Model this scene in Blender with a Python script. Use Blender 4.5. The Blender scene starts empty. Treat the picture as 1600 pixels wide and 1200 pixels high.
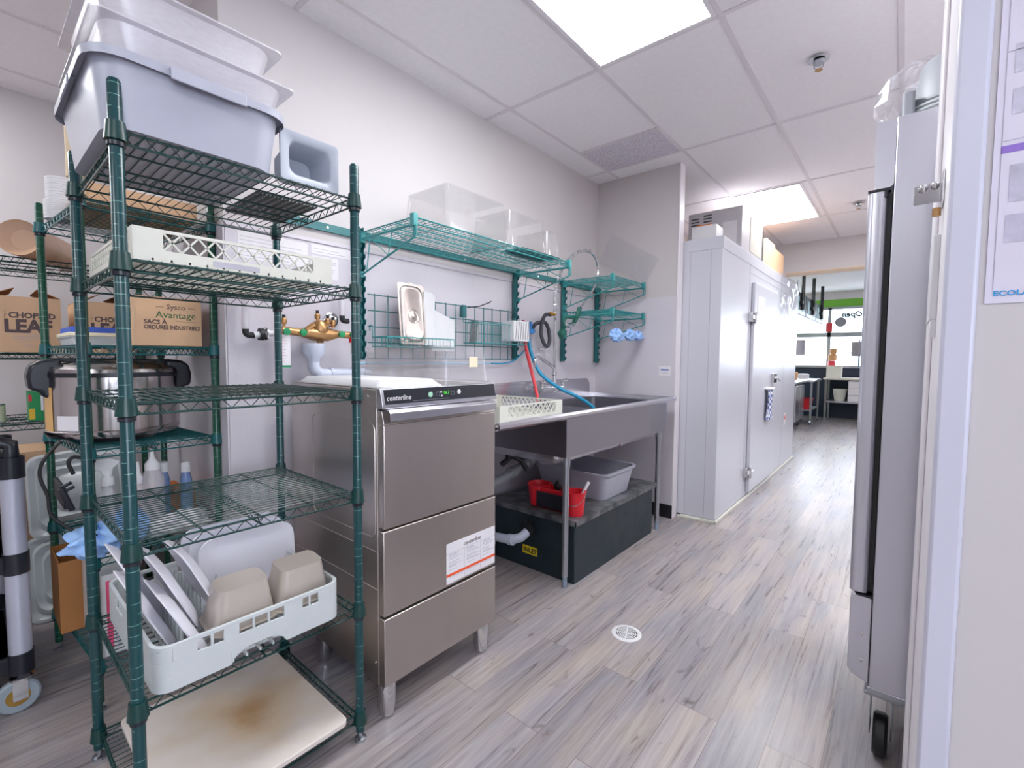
import bpy, bmesh, math, random
from mathutils import Vector, Matrix
random.seed(7)
PI = math.pi
C = bpy.context.scene.collection
# ------------------------------------------------------------------ camera
cam_d = bpy.data.cameras.new('camera'); cam = bpy.data.objects.new('camera', cam_d); C.objects.link(cam)
cam_d.sensor_width = 36.0; cam_d.lens = 725.7/1600*36.0; cam_d.clip_start = 0.02; cam_d.clip_end = 200
_y, _p, _r = 0.701323, -0.055028, 0.0071738
_f = Vector((-math.sin(_y)*math.cos(_p), math.cos(_y)*math.cos(_p), math.sin(_p)))
_rt0 = Vector((math.cos(_y), math.sin(_y), 0)); _up0 = _rt0.cross(_f)
_rt = math.cos(_r)*_rt0 + math.sin(_r)*_up0; _up = -math.sin(_r)*_rt0 + math.cos(_r)*_up0
cam.matrix_world = Matrix(((_rt.x, _up.x, -_f.x, 0), (_rt.y, _up.y, -_f.y, 0), (_rt.z, _up.z, -_f.z, 1.2), (0, 0, 0, 1)))
bpy.context.scene.camera = cam
# ------------------------------------------------------------------ daylight and exposure
S = bpy.context.scene
w = bpy.data.worlds.new('world'); S.world = w; w.use_nodes = True
bg = w.node_tree.nodes['Background']; bg.inputs[0].default_value = (0.84, 0.90, 1.0, 1); bg.inputs[1].default_value = 4.5
S.view_settings.view_transform = 'Standard'; S.view_settings.look = 'None'
S.view_settings.gamma = 1.0; S.view_settings.use_curve_mapping = False
S.view_settings.exposure = 0.90
LAMP = 9.5          # brightness of the ceiling light diffusers
# ------------------------------------------------------------------ helpers
def lin(h):
    h = h.lstrip('#'); v = [int(h[i:i+2], 16)/255 for i in (0, 2, 4)]
    return tuple((x/12.92 if x <= 0.04045 else ((x+0.055)/1.055)**2.4) for x in v) + (1,)
MATS = {}
def mat(name, col, rough=0.5, metal=0.0, var=0.06, scale=8.0, bump=0.0, bscale=60.0, spec=0.5, stretch=(1, 1, 1), trans=0.0, alpha=None, emit=None, coat=0.0, rvar=0.0):
    if name in MATS: return MATS[name]
    m = bpy.data.materials.new(name); m.use_nodes = True; nt = m.node_tree; N = nt.nodes; L = nt.links
    b = N['Principled BSDF']; c = lin(col) if isinstance(col, str) else tuple(col) + (1,)
    b.inputs['Roughness'].default_value = rough; b.inputs['Metallic'].default_value = metal
    b.inputs['Specular IOR Level'].default_value = spec
    b.inputs['Coat Weight'].default_value = coat
    b.inputs['Transmission Weight'].default_value = trans
    tc = N.new('ShaderNodeTexCoord'); mp = N.new('ShaderNodeMapping'); mp.inputs['Scale'].default_value = stretch
    L.new(tc.outputs['Object'], mp.inputs['Vector'])
    nz = N.new('ShaderNodeTexNoise'); nz.inputs['Scale'].default_value = scale; nz.inputs['Detail'].default_value = 4
    L.new(mp.outputs[0], nz.inputs['Vector'])
    cr = N.new('ShaderNodeMapRange'); cr.inputs[1].default_value = 0.3; cr.inputs[2].default_value = 0.7
    cr.inputs[3].default_value = 1-var; cr.inputs[4].default_value = 1+var
    L.new(nz.outputs['Fac'], cr.inputs[0])
    mx = N.new('ShaderNodeVectorMath'); mx.operation = 'SCALE'; mx.inputs[0].default_value = c[:3]
    L.new(cr.outputs[0], mx.inputs['Scale']); L.new(mx.outputs[0], b.inputs['Base Color'])
    if rvar:
        rr = N.new('ShaderNodeMapRange'); rr.inputs[1].default_value = 0.3; rr.inputs[2].default_value = 0.7
        rr.inputs[3].default_value = max(0, rough-rvar); rr.inputs[4].default_value = rough+rvar
        L.new(nz.outputs['Fac'], rr.inputs[0]); L.new(rr.outputs[0], b.inputs['Roughness'])
    if bump:
        n2 = N.new('ShaderNodeTexNoise'); n2.inputs['Scale'].default_value = bscale; n2.inputs['Detail'].default_value = 3
        L.new(mp.outputs[0], n2.inputs['Vector'])
        bp = N.new('ShaderNodeBump'); bp.inputs['Strength'].default_value = bump; bp.inputs['Distance'].default_value = 0.002
        L.new(n2.outputs['Fac'], bp.inputs['Height']); L.new(bp.outputs[0], b.inputs['Normal'])
    if emit:
        b.inputs['Emission Color'].default_value = lin(emit[0]); b.inputs['Emission Strength'].default_value = emit[1]
    if alpha is not None: b.inputs['Alpha'].default_value = alpha
    MATS[name] = m; return m

def clear(name, tint, fac=0.12, rough=0.06, body=0.0, bodycol='#ffffff'):
    """thin clear sheet: see-through with a glossy skin and a little milky body"""
    if name in MATS: return MATS[name]
    m = bpy.data.materials.new(name); m.use_nodes = True; nt = m.node_tree; N = nt.nodes; L = nt.links
    N.remove(N['Principled BSDF']); out = N['Material Output']
    tr = N.new('ShaderNodeBsdfTransparent'); tr.inputs[0].default_value = lin(tint)
    gl = N.new('ShaderNodeBsdfGlossy'); gl.inputs['Roughness'].default_value = rough
    lw = N.new('ShaderNodeLayerWeight'); lw.inputs[0].default_value = 0.35
    mr = N.new('ShaderNodeMapRange'); mr.inputs[3].default_value = fac*0.4; mr.inputs[4].default_value = min(1, fac*4)
    L.new(lw.outputs['Facing'], mr.inputs[0])
    mx = N.new('ShaderNodeMixShader'); L.new(mr.outputs[0], mx.inputs[0]); L.new(tr.outputs[0], mx.inputs[1]); L.new(gl.outputs[0], mx.inputs[2])
    nz = N.new('ShaderNodeTexNoise'); nz.inputs['Scale'].default_value = 20
    df = N.new('ShaderNodeBsdfPrincipled'); df.inputs['Base Color'].default_value = lin(bodycol); df.inputs['Roughness'].default_value = 0.3
    m2 = N.new('ShaderNodeMixShader'); mr2 = N.new('ShaderNodeMapRange'); mr2.inputs[3].default_value = body*0.9; mr2.inputs[4].default_value = body*1.1
    L.new(nz.outputs['Fac'], mr2.inputs[0]); L.new(mr2.outputs[0], m2.inputs[0])
    L.new(mx.outputs[0], m2.inputs[1]); L.new(df.outputs[0], m2.inputs[2]); L.new(m2.outputs[0], out.inputs[0])
    MATS[name] = m; return m

def rrect(cx, cy, hx, hy, r, n=5):
    r = min(r, hx*0.999, hy*0.999); P = []
    for k, (sx, sy) in enumerate(((1, 1), (-1, 1), (-1, -1), (1, -1))):
        for i in range(n+1):
            a = PI/2*k + PI/2*i/n
            P.append((cx+sx*(hx-r)+r*math.cos(a), cy+sy*(hy-r)+r*math.sin(a)))
    return P
def circ(cx, cy, r, n=24):
    return [(cx+r*math.cos(2*PI*i/n), cy+r*math.sin(2*PI*i/n)) for i in range(n)]

class MB:
    def __init__(s): s.v = []; s.f = []; s.m = 0; s.fm = []; s.M = Matrix.Identity(4)
    def _add(s, vs, fs):
        o = len(s.v); s.v += [s.M @ Vector(p) for p in vs]
        for f in fs: s.f.append([i+o for i in f]); s.fm.append(s.m)
        return s
    def box(s, x0, x1, y0, y1, z0, z1):
        vs = [(x, y, z) for z in (z0, z1) for y in (y0, y1) for x in (x0, x1)]
        return s._add(vs, [(0, 2, 3, 1), (4, 5, 7, 6), (0, 1, 5, 4), (2, 6, 7, 3), (0, 4, 6, 2), (1, 3, 7, 5)])
    def loft(s, rings, cap0=True, cap1=True, closed=False):
        n = len(rings[0]); vs = [p for r in rings for p in r]; fs = []
        K = len(rings)
        for k in range(K if closed else K-1):
            a = k*n; b = ((k+1) % K)*n
            for i in range(n):
                j = (i+1) % n; fs.append((a+i, a+j, b+j, b+i))
        if not closed:
            if cap0: fs.append(tuple(range(n))[::-1])
            if cap1: fs.append(tuple(range((K-1)*n, K*n)))
        return s._add(vs, fs)
    def rings(s, prof, shape, cap0=True, cap1=True):
        """prof: list of (inset, z); shape: fn(inset) -> 2d points"""
        return s.loft([[(x, y, z) for x, y in shape(d)] for d, z in prof], cap0, cap1)
    def lathe(s, prof, c=(0, 0, 0), n=24, axis='z', ring=False):
        R = []
        for r, h in prof:
            r = max(r, 1e-4); ring = []
            for i in range(n):
                a = 2*PI*i/n; u, v = r*math.cos(a), r*math.sin(a)
                ring.append({'z': (u, v, h), 'x': (h, u, v), 'y': (v, h, u)}[axis])
            R.append([(p[0]+c[0], p[1]+c[1], p[2]+c[2]) for p in ring])
        return s.loft(R, closed=ring)
    def tube(s, pts, r, n=6, closed=False, caps=True):
        pts = [Vector(p) for p in pts]; K = len(pts)
        rr = r if isinstance(r, (list, tuple)) else [r]*K
        t0 = (pts[1]-pts[0]).normalized()
        u = t0.orthogonal().normalized(); R = []; prev = t0
        for k in range(K):
            if closed: t = (pts[(k+1) % K]-pts[k-1])
            elif k == 0: t = pts[1]-pts[0]
            elif k == K-1: t = pts[-1]-pts[-2]
            else: t = (pts[k+1]-pts[k]).normalized()+(pts[k]-pts[k-1]).normalized()
            t = t.normalized() if t.length > 1e-9 else prev
            q = prev.rotation_difference(t); u = q @ u; u = (u - t*u.dot(t)).normalized(); prev = t
            w_ = t.cross(u)
            R.append([tuple(pts[k]+rr[k]*(math.cos(2*PI*(i+0.5)/n)*u+math.sin(2*PI*(i+0.5)/n)*w_)) for i in range(n)])
        return s.loft(R, caps, caps, closed)
    def cyl(s, a, b, r, n=16): return s.tube([a, b], r, n)
    def bar(s, a, b, w_, t_, up=(0, 0, 1)):
        a = Vector(a); b = Vector(b); d = (b-a).normalized(); up = Vector(up)
        if abs(d.dot(up)) > 0.99: up = Vector((1, 0, 0))
        x = d.cross(up).normalized(); y = x.cross(d)
        R = [[tuple(p+x*sx*w_/2+y*sy*t_/2) for sx, sy in ((-1, -1), (1, -1), (1, 1), (-1, 1))] for p in (a, b)]
        return s.loft(R)
    def prism(s, poly, axis, a, b):
        def mk(p, h): return {'x': (h, p[0], p[1]), 'y': (p[0], h, p[1]), 'z': (p[0], p[1], h)}[axis]
        return s.loft([[mk(p, a) for p in poly], [mk(p, b) for p in poly]])
    def sphere(s, c, r, n=14, sz=1.0):
        return s.lathe([(r*math.sin(PI*i/8), -r*sz*math.cos(PI*i/8)) for i in range(9)], c, n)
    def build(s, name, m, parent=None, bevel=0.0, org=None, smooth=True, ang=35):
        me = bpy.data.meshes.new(name)
        if org is None:
            xs = [p.x for p in s.v]; ys = [p.y for p in s.v]; zs = [p.z for p in s.v]
            org = Vector(((min(xs)+max(xs))/2, (min(ys)+max(ys))/2, min(zs)))
        else: org = Vector(org)
        me.from_pydata([tuple(p-org) for p in s.v], [], s.f)
        for mm in (m if isinstance(m, (list, tuple)) else [m]): me.materials.append(mm)
        for p, k in zip(me.polygons, s.fm): p.material_index = k
        bm = bmesh.new(); bm.from_mesh(me); bmesh.ops.recalc_face_normals(bm, faces=bm.faces); bm.to_mesh(me); bm.free()
        if smooth:
            me.shade_smooth(); me.set_sharp_from_angle(angle=math.radians(ang))
        o = bpy.data.objects.new(name, me); C.objects.link(o)
        if parent: o.parent = parent
        o.location = org - (wl(parent) if parent else Vector())
        if bevel:
            bv = o.modifiers.new('bevel', 'BEVEL'); bv.width = bevel; bv.segments = 2; bv.limit_method = 'ANGLE'; bv.angle_limit = math.radians(40)
        return o
def wl(o):
    v = Vector()
    while o: v += Vector(o.location); o = o.parent
    return v
def thing(name, label, cat, loc=(0, 0, 0), group=None):
    o = bpy.data.objects.new(name, None); C.objects.link(o); o.location = loc; o.empty_display_size = 0.05
    o['label'] = label; o['category'] = cat
    if group: o['group'] = group
    return o
def tag(o, label, cat, group=None):
    o['label'] = label; o['category'] = cat
    if group: o['group'] = group
    return o
def struct(o): o['kind'] = 'structure'; return o
def dup(root, loc, rot=None, label=None, group=None):
    r = root.copy(); C.objects.link(r); r.location = loc
    if rot: r.rotation_euler = rot
    if label: r['label'] = label
    if group: r['group'] = group
    for ch in list(root.children):
        c = ch.copy(); C.objects.link(c); c.parent = r
        for g in list(ch.children):
            d = g.copy(); C.objects.link(d); d.parent = c
    return r
def text(name, s, size, pos, facing, m, parent, align='LEFT', sx=1.0, bold=0.0, shear=0.0, ext=0.0004, tilt=0.0):
    """facing: 'x' reads along +Y on a surface facing +X; '-y' reads along +X on a surface facing -Y"""
    cu = bpy.data.curves.new('lettering', 'FONT'); cu.body = s; cu.size = size; cu.extrude = ext; cu.offset = bold; cu.shear = shear
    cu.align_x = align; cu.resolution_u = 2
    to = bpy.data.objects.new('lettering', cu); C.objects.link(to)
    me = bpy.data.meshes.new_from_object(to.evaluated_get(bpy.context.evaluated_depsgraph_get()))
    bpy.data.objects.remove(to); bpy.data.curves.remove(cu)
    if facing == 'x': R = Matrix(((0, 0, 1), (1, 0, 0), (0, 1, 0)))
    elif facing == '-y': R = Matrix(((1, 0, 0), (0, 0, -1), (0, 1, 0)))
    elif facing == 'y-back': R = Matrix(((-1, 0, 0), (0, 0, -1), (0, 1, 0)))
    R = R.to_4x4() @ Matrix.Rotation(tilt, 4, 'Z') @ Matrix.Diagonal((sx, 1, 1, 1))
    me.transform(R); me.materials.append(m)
    o = bpy.data.objects.new(name, me); C.objects.link(o)
    if parent: o.parent = parent
    o.location = Vector(pos) - (wl(parent) if parent else Vector())
    return o
# ------------------------------------------------------------------ materials
def floor_mat():
    m = bpy.data.materials.new('vinyl plank'); m.use_nodes = True; N = m.node_tree.nodes; L = m.node_tree.links
    b = N['Principled BSDF']; tc = N.new('ShaderNodeTexCoord')
    mp = N.new('ShaderNodeMapping'); mp.inputs['Rotation'].default_value = (0, 0, PI/2); L.new(tc.outputs['Object'], mp.inputs[0])
    br = N.new('ShaderNodeTexBrick'); br.offset = 0.37; br.inputs['Color1'].default_value = (0, 0, 0, 1); br.inputs['Color2'].default_value = (1, 1, 1, 1)
    br.inputs['Mortar'].default_value = (0.5, 0.5, 0.5, 1); br.inputs['Scale'].default_value = 1; br.inputs['Mortar Size'].default_value = 0.0014
    br.inputs['Brick Width'].default_value = 1.15; br.inputs['Row Height'].default_value = 0.142; br.inputs['Bias'].default_value = 0
    L.new(mp.outputs[0], br.inputs['Vector'])
    # plank id shifts the grain so it breaks at every seam
    ad = N.new('ShaderNodeVectorMath'); ad.operation = 'MULTIPLY_ADD'; ad.inputs[1].default_value = (7.3, 3.1, 9.7)
    L.new(br.outputs['Color'], ad.inputs[0]); L.new(mp.outputs[0], ad.inputs[2])
    def noise(sc, stretch, detail=6, dist=0.0, ro=0.55):
        q = N.new('ShaderNodeMapping'); q.inputs['Scale'].default_value = stretch; L.new(ad.outputs[0], q.inputs[0])
        n = N.new('ShaderNodeTexNoise'); n.inputs['Scale'].default_value = sc; n.inputs['Detail'].default_value = detail
        n.inputs['Distortion'].default_value = dist; n.inputs['Roughness'].default_value = ro; L.new(q.outputs[0], n.inputs['Vector']); return n
    g = noise(3.2, (0.7, 15, 1), 9, 0.7, 0.66); g2 = noise(2.2, (0.8, 3, 1), 4, 0.3)
    r1 = N.new('ShaderNodeValToRGB'); L.new(g.outputs['Fac'], r1.inputs[0])
    r1.color_ramp.elements[0].position = 0.34; r1.color_ramp.elements[0].color = lin('#6d6a70')
    r1.color_ramp.elements[1].position = 0.66; r1.color_ramp.elements[1].color = lin('#bab6ba')
    e = r1.color_ramp.elements.new(0.47); e.color = lin('#97949a')
    r2 = N.new('ShaderNodeValToRGB'); L.new(g2.outputs['Fac'], r2.inputs[0])
    r2.color_ramp.elements[0].position = 0.3; r2.color_ramp.elements[0].color = lin('#827e8b')
    r2.color_ramp.elements[1].position = 0.7; r2.color_ramp.elements[1].color = lin('#b5a190')
    mx = N.new('ShaderNodeMix'); mx.data_type = 'RGBA'; mx.inputs[0].default_value = 0.5; L.new(r1.outputs[0], mx.inputs[6]); L.new(r2.outputs[0], mx.inputs[7])
    # plank to plank tone
    mr = N.new('ShaderNodeMapRange'); mr.inputs[3].default_value = 0.84; mr.inputs[4].default_value = 1.12
    sp = N.new('ShaderNodeSeparateColor'); L.new(br.outputs['Color'], sp.inputs[0]); L.new(sp.outputs[0], mr.inputs[0])
    sc = N.new('ShaderNodeVectorMath'); sc.operation = 'SCALE'; L.new(mx.outputs[2], sc.inputs[0]); L.new(mr.outputs[0], sc.inputs['Scale'])
    # cracks and knots
    ck = noise(1.5, (0.55, 17, 1), 7, 1.2, 0.72); r3 = N.new('ShaderNodeValToRGB'); L.new(ck.outputs['Fac'], r3.inputs[0])
    r3.color_ramp.elements[0].position = 0.665; r3.color_ramp.elements[0].color = (0, 0, 0, 1); r3.color_ramp.elements[1].position = 0.72; r3.color_ramp.elements[1].color = (1, 1, 1, 1)
    kn = noise(9, (1, 2.0, 1), 3, 0.6, 0.5); r4 = N.new('ShaderNodeValToRGB'); L.new(kn.outputs['Fac'], r4.inputs[0])
    r4.color_ramp.elements[0].position = 0.67; r4.color_ramp.elements[0].color = (0, 0, 0, 1); r4.color_ramp.elements[1].position = 0.78; r4.color_ramp.elements[1].color = (1, 1, 1, 1)
    mm = N.new('ShaderNodeMath'); mm.operation = 'MAXIMUM'; L.new(r3.outputs[0], mm.inputs[0]); L.new(r4.outputs[0], mm.inputs[1])
    m3 = N.new('ShaderNodeMath'); m3.operation = 'MULTIPLY'; m3.inputs[1].default_value = 0.72; L.new(mm.outputs[0], m3.inputs[0])
    dk = N.new('ShaderNodeMix'); dk.data_type = 'RGBA'; L.new(m3.outputs[0], dk.inputs[0]); L.new(sc.outputs[0], dk.inputs[6]); dk.inputs[7].default_value = lin('#4c3f3f')
    sm = N.new('ShaderNodeMix'); sm.data_type = 'RGBA'; L.new(br.outputs['Fac'], sm.inputs[0]); L.new(dk.outputs[2], sm.inputs[6]); sm.inputs[7].default_value = lin('#7d706e')
    L.new(sm.outputs[2], b.inputs['Base Color'])
    rg = N.new('ShaderNodeMapRange'); rg.inputs[3].default_value = 0.22; rg.inputs[4].default_value = 0.36; L.new(g.outputs['Fac'], rg.inputs[0]); L.new(rg.outputs[0], b.inputs['Roughness'])
    bp = N.new('ShaderNodeBump'); bp.inputs['Strength'].default_value = 0.25; bp.inputs['Distance'].default_value = 0.0015
    L.new(g.outputs['Fac'], bp.inputs['Height']); L.new(bp.outputs[0], b.inputs['Normal'])
    return m
def post_mat(name, col, groove):
    m = bpy.data.materials.new(name); m.use_nodes = True; N = m.node_tree.nodes; L = m.node_tree.links
    b = N['Principled BSDF']; b.inputs['Roughness'].default_value = 0.28; b.inputs['Coat Weight'].default_value = 0.1
    tc = N.new('ShaderNodeTexCoord'); sp = N.new('ShaderNodeSeparateXYZ'); L.new(tc.outputs['Object'], sp.inputs[0])
    mu = N.new('ShaderNodeMath'); mu.operation = 'MULTIPLY'; mu.inputs[1].default_value = 1/0.0237; L.new(sp.outputs[2], mu.inputs[0])
    fr = N.new('ShaderNodeMath'); fr.operation = 'FRACT'; L.new(mu.outputs[0], fr.inputs[0])
    lt = N.new('ShaderNodeMath'); lt.operation = 'LESS_THAN'; lt.inputs[1].default_value = 0.055; L.new(fr.outputs[0], lt.inputs[0])
    nz = N.new('ShaderNodeTexNoise'); nz.inputs['Scale'].default_value = 40; L.new(tc.outputs['Object'], nz.inputs['Vector'])
    gt = N.new('ShaderNodeMath'); gt.operation = 'GREATER_THAN'; gt.inputs[1].default_value = 0.5; L.new(nz.outputs['Fac'], gt.inputs[0])
    ml = N.new('ShaderNodeMath'); ml.operation = 'MULTIPLY'; L.new(lt.outputs[0], ml.inputs[0]); L.new(gt.outputs[0], ml.inputs[1])
    mx = N.new('ShaderNodeMix'); mx.data_type = 'RGBA'; L.new(ml.outputs[0], mx.inputs[0]); mx.inputs[6].default_value = lin(col); mx.inputs[7].default_value = lin(groove)
    L.new(mx.outputs[2], b.inputs['Base Color'])
    return m
M = dict(
 floor=floor_mat(),
 wall=mat('painted wall', '#c9c3c4', 0.7, var=0.015, scale=2, bump=0.03),
 frp=mat('glossy wall panel', '#d0cad2', 0.28, var=0.02, scale=3, bump=0.25, bscale=90),
 ceil=mat('ceiling tile', '#efebee', 0.85, var=0.02, scale=40, bump=0.05),
 grid=mat('ceiling grid', '#dcd6da', 0.5, var=0.01),
 white=mat('white paint', '#e6e1e6', 0.4, var=0.02),
 casing=mat('casing paint', '#cbcadb', 0.35, var=0.02, scale=3),
 poster=mat('laminated paper', '#dcd6e6', 0.12, var=0.02),
 black=mat('black rubber', '#17181c', 0.5, var=0.1),
 blackp=mat('black plastic', '#1c1e28', 0.3, var=0.08),
 steel=mat('brushed steel', '#c4bcb7', 0.36, 1.0, var=0.02, scale=2.2, stretch=(6, 6, 1)),
 steels=mat('sink steel', '#a5a4ac', 0.28, 1.0, var=0.02, scale=4),
 steelf=mat('fridge steel', '#d6d6e0', 0.30, 0.75, var=0.01, scale=3),
 steelh=mat('satin steel', '#d2d1d8', 0.27, 1.0, var=0.01, scale=4),
 chrome=mat('chrome', '#d8d8da', 0.10, 1.0, var=0.04),
 galv=mat('galvanised tube', '#b4b8bf', 0.33, 1.0, var=0.03),
 cooler=mat('enamel panel', '#c9c9d3', 0.30, var=0.01, scale=2, spec=0.35),
 post=post_mat('green post', '#0a3d42', '#6f9c90'),
 wire=mat('green epoxy wire', '#0b3735', 0.33, var=0.15, scale=20, coat=0.05),
 post2=post_mat('bright green post', '#074a36', '#6f9c90'),
 wire2=mat('teal epoxy wire', '#115a5e', 0.33, var=0.12, scale=20, coat=0.05),
 teal=mat('teal epoxy', '#3a9092', 0.35, var=0.12, scale=20, coat=0.05),
 tealp=mat('teal steel', '#256f73', 0.35, var=0.1, scale=10),
 white_pl=mat('white plastic', '#dedde0', 0.35, var=0.03),
 cream_pl=mat('dish rack plastic', '#d6d5cb', 0.4, var=0.04),
 grey_pl=mat('grey plastic', '#aeafbd', 0.38, var=0.03),
 grey_pl2=mat('pale grey plastic', '#c3c8ca', 0.4, var=0.03),
 milk=clear('milky plastic', '#fbfafc', 0.10, 0.2, 0.45, '#eeeaef'),
 clear=clear('clear plastic', '#fdfdfd', 0.07, 0.08, 0.05, '#f4f0f4'),
 glass=clear('window glass', '#fbfdff', 0.05, 0.02, 0.0),
 card=mat('cardboard', '#d8b18e', 0.8, var=0.05, scale=12),
 cardd=mat('brown cardboard', '#a8713f', 0.8, var=0.07, scale=12),
 ink=mat('brown ink', '#5b4b4c', 0.7, var=0.05),
 red=mat('red plastic', '#d8202f', 0.35, var=0.05),
 redh=mat('red hose', '#d63a45', 0.4, var=0.05),
 blueh=mat('blue hose', '#1d8fb8', 0.4, var=0.05),
 blue=mat('blue nitrile', '#96bcee', 0.55, var=0.12, scale=25),
 brass=mat('brass', '#b98f62', 0.35, 0.85, var=0.15, scale=30),
 gold=mat('gold hub', '#b08a45', 0.35, 0.8, var=0.1),
 pvc=mat('grey white pvc', '#c6cbdb', 0.35, var=0.03),
 pvcg=mat('grey pvc', '#8f9296', 0.45, var=0.1),
 green=mat('green handle', '#0f8a57', 0.4, var=0.05),
 lime=mat('lime paint', '#7cc142', 0.6, var=0.03),
 navy=mat('navy wall', '#1e2c44', 0.5, var=0.06),
 paper=mat('paper', '#e4e0e4', 0.8, var=0.02),
 papergrey=mat('printed grey', '#a9a5b4', 0.8, var=0.05, scale=60),
 trap=mat('dark blue steel', '#24323a', 0.42, 0.2, var=0.25, scale=9, rvar=0.1),
 board=None,
)
# ------------------------------------------------------------------ the room
def slab(name, x0, x1, y0, y1, z0, z1, m, **k): return struct(MB().box(x0, x1, y0, y1, z0, z1).build(name, m, **k))
CZ = 2.63
slab('floor', -3.95, 3.0, -4.2, 12.4, -0.06, 0, M['floor'], org=(0, 0, 0))
slab('ceiling', -3.95, 3.0, -4.2, 12.4, CZ, CZ+0.08, M['ceil'])
g = MB()
for x in (-3.5, -2.93, -2.36, -1.79, -1.217, -0.643, -0.07, 0.50, 1.07, 1.64, 2.21): g.box(x-0.011, x+0.011, -4.1, 6.6, CZ-0.004, CZ+0.001)
for y in (-3.64, -2.49, -1.35, -0.205, 0.94, 2.085, 3.235, 4.39, 5.55): g.box(-3.8, 2.9, y-0.011, y+0.011, CZ-0.0045, CZ+0.001)
for y in (2.826,): g.box(-1.79, -1.217, y-0.008, y+0.008, CZ-0.0045, CZ+0.001)
struct(g.build('trim_1', M['grid']))
# left wall: paint above, glossy panel below
slab('wall_left', -2.10, -1.98, 0.655, 6.60, 0, CZ, M['wall'])
slab('trim_2', -1.9815, -1.976, 0.657, 3.42, 0, 1.70, M['frp'])
t2 = MB().box(-1.979, -1.970, 0.657, 3.42, 1.695, 1.712); struct(t2.build('trim_3', M['frp'], bevel=0.002))
slab('wall_alcove', -3.78, -2.10, 0.655, 0.775, 0, CZ, M['wall'])
slab('trim_4', -3.76, -1.978, 0.650, 0.656, 0, 1.70, M['frp'])
slab('wall_deep', -3.87, -3.75, -4.1, 0.655, 0, CZ, M['wall'])
wb = MB().box(-3.8, 2.9, -4.12, -4.0, 0, CZ)
struct(wb.build('wall_back', M['wall']))
# stub wall at the end of the sink
slab('wall_stub', -1.98, -1.305, 3.424, 3.505, 0, CZ, M['wall'])
slab('trim_5', -1.978, -1.303, 3.419, 3.425, 0, 1.67, M['frp'])
slab('trim_6', -1.306, -1.296, 3.419, 3.507, 0, CZ, M['white'], bevel=0.002)
slab('baseboard_stub', -1.75, -1.298, 3.408, 3.420, 0, 0.10, M['black'], bevel=0.003)
# partition and casing close on the right
slab('wall_partition', 0.088, 2.9, 1.115, 1.235, 0, CZ, M['wall'])
slab('wall_jamb', 0.046, 0.16, 1.118, 1.56, 0, CZ, M['white'], bevel=0.004)
MBc = MB().box(0.0455, 0.088, 1.098, 1.118, 0, CZ); struct(MBc.build('trim_7', M['casing'], bevel=0.006))
MBc = MB().box(0.038, 0.046, 1.45, 1.59, 0, CZ); struct(MBc.build('trim_8', M['white'], bevel=0.003))
# right wall with a daylight window beside the camera
wr = MB().box(2.8, 2.9, -4.1, -1.9, 0, CZ).box(2.8, 2.9, 0.3, 1.2, 0, CZ).box(2.8, 2.9, -1.9, 0.3, 0, 0.8).box(2.8, 2.9, -1.9, 0.3, 2.2, CZ)
struct(wr.build('wall_right', M['wall']))
slab('window_1', 2.84, 2.846, -1.9, 0.3, 0.8, 2.2, M['glass'])
slab('wall_corridor', 0.85, 0.95, 1.235, 6.62, 0, CZ, M['wall'])
# far wall with the wide opening
fw_ = MB().box(-2.0, 0.95, 6.62, 6.86, 2.27, CZ).box(-2.0, -1.19, 6.62, 6.86, 0, 2.27).box(0.25, 0.95, 6.62, 6.86, 0, 2.27)
struct(fw_.build('wall_header', M['wall']))
slab('trim_9', -1.19, 0.25, 6.612, 6.868, 2.262, 2.272, mat('warm opening trim', '#dcb890', 0.5))
# front room
slab('wall_shop_left', -3.35, -3.25, 6.86, 12.0, 0, CZ, mat('pale green wall', '#cdd7a8', 0.6, var=0.02))
slab('wall_shop_right', 2.6, 2.7, 6.86, 12.0, 0, CZ, M['wall'])
slab('wall_shop_near', -3.3, -2.0, 6.80, 6.9, 0, CZ, M['wall'])
slab('wall_shop_near_right', 0.9, 2.7, 6.80, 6.9, 0, CZ, M['wall'])
fr = MB().box(-3.3, 2.65, 11.85, 12.0, 0, 1.08); struct(fr.build('wall_front', M['navy']))
struct(MB().box(-3.3, 2.65, 11.85, 12.0, 2.31, 2.48).build('trim_10', M['lime']))
struct(MB().box(-3.3, 2.65, 11.85, 12.0, 2.48, CZ).build('wall_front_top', M['white']))
wf = MB()
for x in (-3.25, -1.245, 0.75, 2.5): wf.box(x-0.03, x+0.03, 11.80, 11.92, 1.08, 2.31)
wf.box(-3.3, 2.65, 11.80, 11.92, 1.70, 1.79).box(-3.3, 2.65, 11.80, 11.92, 1.05, 1.10).box(-3.3, 2.65, 11.80, 11.92, 2.27, 2.32)
struct(wf.build('window_2', mat('window frame', '#a9b0b6', 0.4)))
wg = struct(MB().box(-3.25, 2.6, 11.858, 11.864, 1.08, 2.31).build('window_3', M['glass']))
struct(MB().box(-30, 30, 12.5, 60, -0.2, -0.06).build('ground', mat('pale pavement', '#d8d8d6', 0.9, var=0.05)))

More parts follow.
